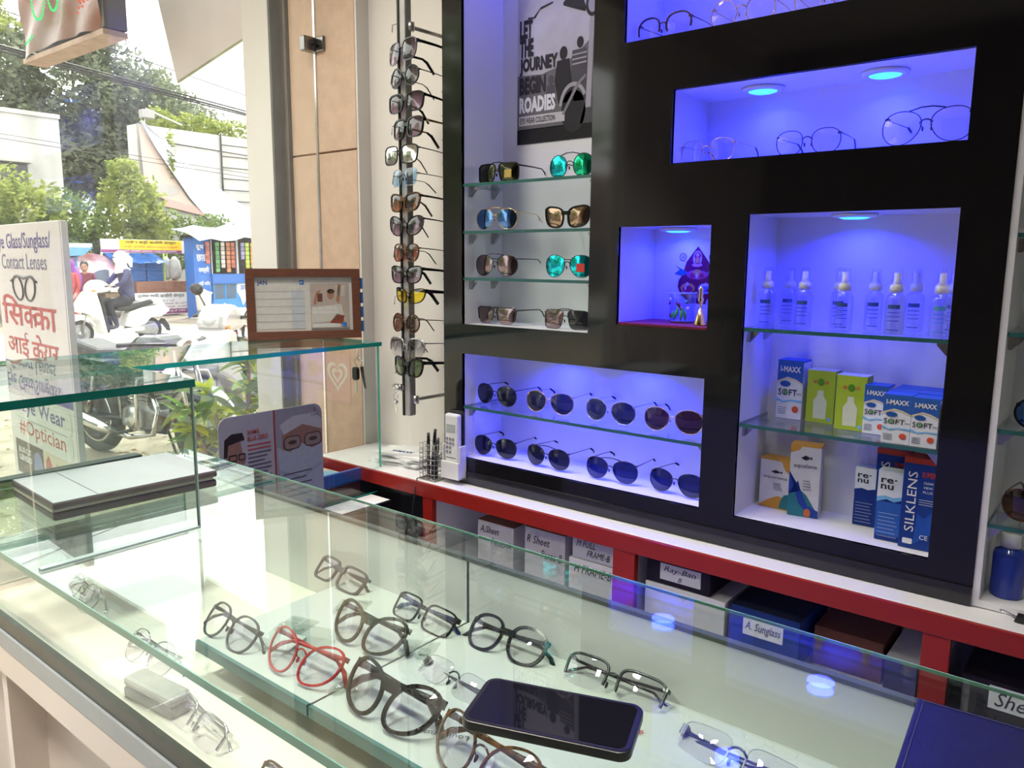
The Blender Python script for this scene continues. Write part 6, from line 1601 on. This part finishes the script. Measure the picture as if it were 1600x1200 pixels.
    for s in (-1, 1):
        obj('crankcase_cover', MB().lathe([(.0, 0), (.085, 0), (.095, -.02 * s), (.095, -.05 * s)], 20, (.03, s * .16, .36), ax='y'), M_alu, en, **O)
    obj('exhaust_pipe', MB().tube([(.20, -.10, .56), (.30, -.13, .44), (.26, -.15, .27), (.0, -.16, .22), (-.25, -.16, .25)], .022, 10), M_chr, t, **O)
    obj('silencer', MB().tube([(-.22, -.17, .25), (-.32, -.175, .27), (-.95, -.19, .40)], [.03, .048, .05], 14), M_chr, t, **O)
    obj('crash_guard', MB().tube([(.30, -.08, .72), (.33, -.30, .70), (.35, -.33, .60), (.30, -.30, .34), (.16, -.10, .27)], .014, 8).tube([(.30, .08, .72), (.33, .30, .70), (.35, .33, .60), (.30, .30, .34), (.16, .10, .27)], .014, 8), M_chr, t, **O)
    obj('foot_rest', MB().tube([(.0, -.30, .27), (.0, .30, .27)], .014, 8), M_blkm, t, **O)
    obj('kick_lever', MB().tube([(-.08, -.17, .36), (-.05, -.20, .56), (-.05, -.28, .58)], .010, 6), M_chr, t, **O)
    obj('chain_guard', MB().prism([(-.62, .34), (-.60, .40), (-.10, .42), (-.10, .36)], .10, .12, 'y'), M_blk, t, **O)
    obj('side_stand', MB().tube([(.05, .12, .25), (-.05, .26, .005)], .012, 6), M_blk, t, **O)
    return t
M_blktank = mat('black_tank_paint', (.02, .022, .025), .12, noise=.1, coat=.4)
motorcycle('black motorcycle parked nose to the shop beside the white sign', (-5.88, 2.85, GZ), R(9), M_blktank, M_seat)
motorcycle('black motorcycle with a red tank half hidden behind the leafy plant', (-8.4, 5.15, GZ), R(-15), mat('red_tank_paint', (.42, .03, .03), .15, noise=.1, coat=.4), M_seat)
scooter('white scooter with a silver front parked behind the plant', (-6.30, 3.93, GZ), R(-62), mat('silver_scooter_paint', (.50, .50, .50), .2, .2, noise=.05, coat=.4))
# ------------------------------------------------------------------ plant by the window
pl = thing('croton_plant', 'leafy yellow green plant growing outside the window', 'plant', (-3.95, 2.35, GZ))
M_st = mat('plant_stem', (.36, .24, .15), .8, noise=.3, nscale=20)
stems = [((-3.95, 2.42, GZ), (-3.93, 2.48, .55), (-3.92, 2.50, .92)), ((-3.95, 2.38, GZ), (-3.92, 2.30, .40), (-3.90, 2.24, .72)), ((-3.98, 2.34, GZ), (-3.95, 2.20, .42), (-3.92, 2.10, .66)), ((-3.96, 2.45, GZ), (-3.90, 2.55, .45), (-3.88, 2.58, .80))]
for s_ in stems: obj('stem', MB().tube(s_, [.022, .016, .009], 7), M_st, pl)
def leafmesh(L, Wd, name, m):
    q = MB(); n = 6; vs = []
    for i in range(n + 1):
        f = i / n
        ww = Wd * math.sin(math.pi * min(1, f * .92 + .06)) ** .8
        z = -.25 * L * f * f
        vs += [(f * L, -ww, z + .012 * L), (f * L, 0, z - .02 * L), (f * L, ww, z + .012 * L)]
    q.add(vs, [(i * 3 + k, i * 3 + k + 3, i * 3 + k + 4, i * 3 + k + 1) for i in range(n) for k in range(2)], 0, True)
    me = q.mesh(name); me.materials.append(m)
    return me
lmesh = [leafmesh(.15, .022, 'leaf', leaf_mat('croton_green', (.10, .20, .04), (.24, .38, .09))), leafmesh(.13, .020, 'leaf', leaf_mat('croton_lime', (.36, .46, .03), (.66, .68, .08))), leafmesh(.17, .024, 'leaf', leaf_mat('croton_olive', (.16, .24, .09), (.32, .38, .16)))]
rn = random.Random(21)
for s_ in stems:
    a, b = Vector(s_[1]), Vector(s_[2])
    for k in range(48):
        f = rn.uniform(-.1, 1.05)
        p = a.lerp(b, f)
        o = bpy.data.objects.new('leaf', lmesh[rn.choice((0, 1, 1, 2, 2))])
        C.objects.link(o); o.parent = pl
        o.location = p - pl.location
        o.rotation_euler = (rn.uniform(-.6, .6), rn.uniform(-.9, .5), rn.uniform(0, 6.283))
        sc = rn.uniform(.7, 1.25); o.scale = (sc, sc, sc)
# dry leaves on the pavement
q = MB()
for _ in range(420):
    x, y = rn.uniform(-8.5, -4.2), rn.uniform(1.2, 5.0)
    s = rn.uniform(.012, .035); a = rn.uniform(0, 6.28)
    q.add([(x + s * math.cos(a), y + s * math.sin(a), GZ + .004), (x - s * .5 * math.sin(a), y + s * .5 * math.cos(a), GZ + .012), (x - s * math.cos(a), y - s * math.sin(a), GZ + .004), (x + s * .5 * math.sin(a), y - s * .5 * math.cos(a), GZ + .006)], [(0, 1, 2, 3)])
tag(obj('fallen_leaves', q, leaf_mat('dry_leaf', (.20, .13, .07), (.45, .34, .20))), 'dry leaves scattered on the sandy pavement', 'leaves', kind='stuff')
# ------------------------------------------------------------------ snack cart
ct = thing('snack_cart', 'snack cart with a yellow Hindi banner across the road', 'food cart', (-21.3, 10.6, GZ))
XC = -21.0
PUR = pr('banner_purple', (.26, .05, .18)); YEL = pr('banner_yellow', (.85, .58, .03)); WHT = pr('banner_white', (.74, .73, .74)); POST = mat('lime_post', (.40, .55, .12), .5, noise=.1)
tp = obj('top_banner', MB().box((XC - .03, 9.25, 1.58), (XC, 11.56, 1.93)), WHT, ct)
obj('yellow_field', MB().box((XC, 9.72, 1.665), (XC + .006, 11.42, 1.92)), YEL, tp)
obj('purple_field', MB().box((XC, 9.25, 1.59), (XC + .006, 11.42, 1.665)), PUR, tp)
ftext('राजेश कढ़ी कचौरी सेन्टर', M_ink, 9.86, 11.26, 1.80, 1.91, XC + .010, '+x', tp, bold=.02)
ftext('कढ़ी कचौरी बेसन गट्टा सब्जी', M_inkr, 9.82, 11.32, 1.70, 1.78, XC + .010, '+x', tp)
ftext('कढ़ी कचौरी स्पेशल आलू की कचौरी', M_inkw, 9.80, 11.26, 1.60, 1.655, XC + .010, '+x', tp)
ftext('पता जयपुर', VG, 9.30, 9.66, 1.78, 1.88, XC + .004, '+x', tp)
lb_ = obj('lower_banner', MB().box((XC + .02, 10.02, -.08), (XC + .045, 11.60, .52)), WHT, ct)
obj('purple_field', MB().box((XC + .045, 10.02, -.06), (XC + .05, 11.60, .07)), PUR, lb_)
ftext('राजेश कढ़ी कचौरी सेन्टर', M_ink, 10.08, 11.40, .36, .49, XC + .050, '+x', lb_, bold=.01)
ftext('दिन 9 से 8 बजे', VG, 10.5, 11.10, .265, .33, XC + .050, '+x', lb_)
ftext('स्पेशल बेसन गट्टा सब्जी की पकौड़ी', PUR, 10.08, 11.5, .18, .245, XC + .050, '+x', lb_)
ftext('हमारे यहाँ दही कढ़ी कचौरी', PUR, 10.08, 11.5, .095, .155, XC + .050, '+x', lb_)
ftext('आलू की कचौरी', M_inkw, 10.9, 11.4, -.03, .05, XC + .054, '+x', lb_)
obj('cart_counter', MB().box((-22.0, 10.10, .52), (XC, 11.55, .82)), mat('brown_counter', (.28, .12, .075), .5, noise=.25, nscale=6), ct, bevel=.01)
obj('cart_bed', MB().box((-22.0, 9.3, .42), (XC - .05, 11.55, .52)), mat('cart_wood', (.25, .17, .11), .7, noise=.3, nscale=8), ct)
for (y, x) in ((9.80, XC), (11.05, XC - .3), (11.56, XC), (9.35, -22.0), (11.5, -22.0)):
    obj('post', MB().tube([(x, y, .0), (x, y, 1.60)], .025, 8), POST, ct)
for y in (10.3, 11.3):
    wv = obj('wheel', MB().lathe([(.26, -.03), (.30, -.03), (.30, .03), (.26, .03), (.26, -.03)], 20, (XC - .25, y, GZ + .30), ax='x'), M_tyre, ct)
    obj('wheel_hub', MB().lathe([(.0, -.03), (.06, -.03), (.06, .03), (0, .03)], 10, (XC - .25, y, GZ + .30), ax='x'), M_engine, wv)
vs, fs = [], []
for j in range(5):
    for i in range(15):
        y = 9.6 + i * .105
        vs.append((XC - .02 - j * .18, y, 1.60 - .10 * abs(math.sin(i * .9 + .4)) * (1 - j / 5) - .22 * (1 - j / 4) + .05 * math.sin(i * 1.7)))
for j in range(4):
    for i in range(14): fs.append((j * 15 + i, j * 15 + i + 1, (j + 1) * 15 + i + 1, (j + 1) * 15 + i))
obj('blue_tarp', MB().add(vs, fs, 0, True), mat('blue_tarpaulin', (.03, .16, .55), .45, noise=.2, nscale=5), ct)
vs = [(XC + .1 - (j * .25), 8.6 + i * .17, 1.05 + .14 * j - .05 * math.sin(i * 1.3) + .10 * (i / 7)) for j in range(4) for i in range(8)]
obj('side_awning', MB().add(vs, [(j * 8 + i, j * 8 + i + 1, (j + 1) * 8 + i + 1, (j + 1) * 8 + i) for j in range(3) for i in range(7)], 0, True), mat('white_red_awning', (.62, .55, .56), .6, noise=.7, nscale=2, col2=(.30, .08, .09)), ct)
for k in range(3):
    for j in range(2):
        t = thing('plastic_crate', ['bottom', 'middle', 'topmost'][k] + ' blue crate of the stack nearer the ' + ['rider', 'lime post'][j], 'crate', (-21.6, 10.35 + j * .48, .82 + k * .17), group='blue crates on the snack cart')
        y = 10.35 + j * .48
        obj('crate_box', MB().box((-21.75, y - .22, .8205 + k * .17), (-21.40, y + .22, .985 + k * .17)), mat('blue_crate', (.03, .15, .50), .4, noise=.15, nscale=5), t, bevel=.01)
        obj('crate_rim', MB().box((-21.76, y - .23, .965 + k * .17), (-21.39, y + .23, .987 + k * .17)), mat('blue_crate_rim', (.04, .20, .60), .4, noise=.15, nscale=5), t)
for k, (y, m) in enumerate(((11.35, 'sack_grey'), (11.2, 'sack_white'))):
    t = thing('hanging_bag', ['pale grey bag hanging by the lime post of the cart', 'crumpled white bag hanging over the cart counter'][k], 'bag', (-21.3 - k * .2, y, .9), group='bags hanging in the snack cart')
    obj('bag_body', MB().lathe([(.06, .0), (.16, .06), (.18, .25), (.14, .50), (.04, .64)], 12, (-21.3 - k * .2, y, .86)), mat(m, (.50 + .1 * k, .49 + .1 * k, .49 + .1 * k), .7, noise=.3, nscale=6), t)
    obj('bag_tie', MB().tube([(-21.3 - k * .2, y, 1.48), (-21.3 - k * .2, y, 1.58)], .01, 5), M_ink, t)
# blue cart at the edge of the white sign
bc = thing('blue_cart', 'pale blue roadside cart half hidden by the white sign', 'food cart', (-21, 8.2, GZ))
obj('cart_roof', MB().prism([(7.0, 1.66), (8.72, 1.66), (8.95, 1.72), (8.95, 1.80), (7.0, 1.80)], -21.8, -20.8, 'x'), mat('cart_roof_white', (.70, .74, .74), .5, noise=.1), bc)
obj('roof_fascia', MB().prism([(7.0, 1.44), (8.70, 1.50), (8.95, 1.70), (7.0, 1.70)], -20.8, -20.76, 'x'), mat('cart_blue', (.12, .32, .50), .5, noise=.15, nscale=5), bc)
for y in (7.3, 8.58): obj('post', MB().tube([(-20.9, y, GZ), (-20.9, y, 1.6)], .03, 6), mat('cart_blue', (.12, .32, .50), .5, noise=.15, nscale=5), bc)
obj('cart_body', MB().box((-21.7, 7.0, .30), (-20.95, 8.6, .85)), mat('cart_pale', (.45, .55, .60), .5, noise=.3, nscale=4), bc)
obj('cart_back', MB().box((-22.2, 8.55, .2), (-22.1, 9.9, 1.25)), mat('cart_pale', (.45, .55, .60), .5, noise=.3, nscale=4), bc)
# ------------------------------------------------------------------ blue kiosk
ks = thing('blue_kiosk', 'bright blue painted kiosk hung with snack packets across the road', 'kiosk', (-20.3, 11.9, GZ))
KB = mat('kiosk_blue', (.02, .14, .50), .45, noise=.2, nscale=3); KD = mat('kiosk_inside', (.035, .03, .03), .8, noise=.4, nscale=5); KL = mat('kiosk_light_blue', (.05, .27, .62), .45, noise=.15, nscale=3)
XK = -19.5
obj('kiosk_side', MB().box((-19.95, 10.92, GZ), (XK, 11.42, 1.98)), KB, ks)
obj('kiosk_back', MB().box((-20.0, 11.42, GZ), (-19.95, 13.8, 2.0)), KD, ks)
obj('kiosk_base', MB().box((-19.95, 11.40, GZ), (XK, 13.8, .78)), KL, ks)
obj('kiosk_counter', MB().box((-19.95, 11.38, .78), (XK + .10, 13.8, 1.04)), KB, ks)
obj('kiosk_roof', MB().box((-20.0, 10.85, 1.98), (XK, 14.0, 2.05)), KD, ks)
for y0, y1 in ((11.46, 11.74), (11.80, 12.10)):
    o = obj('door_or_dark_board', MB().box((XK, y0, .38), (XK + .012, y1, .76)), mat('kiosk_pane', (.06, .12, .20), .2, noise=.2), ks)
    obj('door_frame', MB().box((XK, y0 - .03, .36), (XK + .02, y0, .78)), KL, o)
for y in (11.42, 12.20, 13.5): obj('post', MB().box((XK - .05, y - .03, 1.0), (XK, y + .03, 2.0)), mat('kiosk_post', (.55, .55, .54), .6, noise=.2), ks)
obj('milk_splash', MB().prism([(12.15, .95), (12.25, .84), (12.30, .96), (12.40, .86), (12.52, .97), (12.62, .88), (13.2, .90), (13.2, .30), (12.60, .32), (12.50, .20), (12.42, .34), (12.30, .17), (12.24, .38), (12.13, .55)][::-1], XK + .0, XK + .014, 'x'), pr('splashwhite', (.74, .75, .78)), ks)
ftext('अमूल', M_inkb, 12.22, 12.60, .52, .72, XK + .018, '+x', ks, bold=.02)
for (s, y0, y1, z0, z1) in (('दूध', 11.0, 11.22, 1.66, 1.80), ('छाछ', 11.0, 11.32, 1.38, 1.55), ('लस्सी', 11.04, 11.34, 1.05, 1.24), ('दही पनीर', 11.04, 11.36, .72, .86), ('लस्सी', 11.50, 11.80, .12, .26), ('दही', 11.55, 11.72, -.06, .07), ('पनीर', 11.85, 12.08, -.06, .07)):
    ftext(s, M_inkw, y0, y1, z0, z1, XK + (.004 if y1 < 11.42 else .006), '+x', ks, bold=.015)
cols = [(.45, .13, .08), (.12, .30, .12), (.50, .20, .10), (.55, .50, .45), (.30, .28, .50), (.45, .62, .08), (.75, .35, .06), (.65, .25, .12)]
rn = random.Random(5)
for k, (y, c, n) in enumerate([(11.30, 0, 5), (11.58, 1, 7), (11.74, 3, 6), (11.90, 2, 7), (12.04, 0, 6), (12.34, 4, 4), (12.48, 5, 8), (12.64, 6, 6), (12.80, 7, 4), (12.96, 2, 6)]):
    nm = ['rust', 'green', 'silver', 'red brown', 'dark rust', 'violet', 'lime green', 'orange', 'copper', 'brick'][k]
    t = thing('packet_strip', nm + ' strip of snack packets hanging in the blue kiosk', 'snack packets', (XK + .05, y, 1.9), group='snack packet strips in the kiosk')
    for j in range(n):
        z = 1.88 - j * .115
        obj('packet', MB().prism(rrect(y - .052, y + .052, z - .10, z, .01, 2)[::-1], XK + .04 - .015, XK + .04 + .012 + .01 * rn.random(), 'x'), pr('packet%d_%d' % (c, j % 2), tuple(v * (1 if j % 2 else 1.3) for v in cols[c])), t)
vs = [(XK + .9 - j * .35, 10.6 + i * .32, 1.88 + .09 * j + .05 * math.sin(i * 1.9 + j) + .02 * i) for j in range(5) for i in range(12)]
obj('cloth_canopy', MB().add(vs, [(j * 12 + i, j * 12 + i + 1, (j + 1) * 12 + i + 1, (j + 1) * 12 + i) for j in range(4) for i in range(11)], 0, True), mat('grey_white_tarp', (.45, .47, .50), .6, noise=.35, nscale=1.5), ks)
t = thing('white_bin', 'white plastic bin with a knobbed lid in front of the kiosk', 'bin', (-19.0, 10.85, GZ))
obj('bin_body', MB().lathe([(.13, .22), (.17, .25), (.20, .66), (.21, .68)], 18, (-19.0, 10.85, GZ)), M_offw, t)
obj('bin_lid', MB().lathe([(.23, .66), (.23, .70), (.10, .74), (.05, .78), (0, .79)], 18, (-19.0, 10.85, GZ)), M_offw, t)
obj('bin_stand', MB().lathe([(.17, 0), (.16, .24)], 14, (-19.0, 10.85, GZ)), mat('dull_grey', (.20, .19, .17), .8, noise=.3), t)
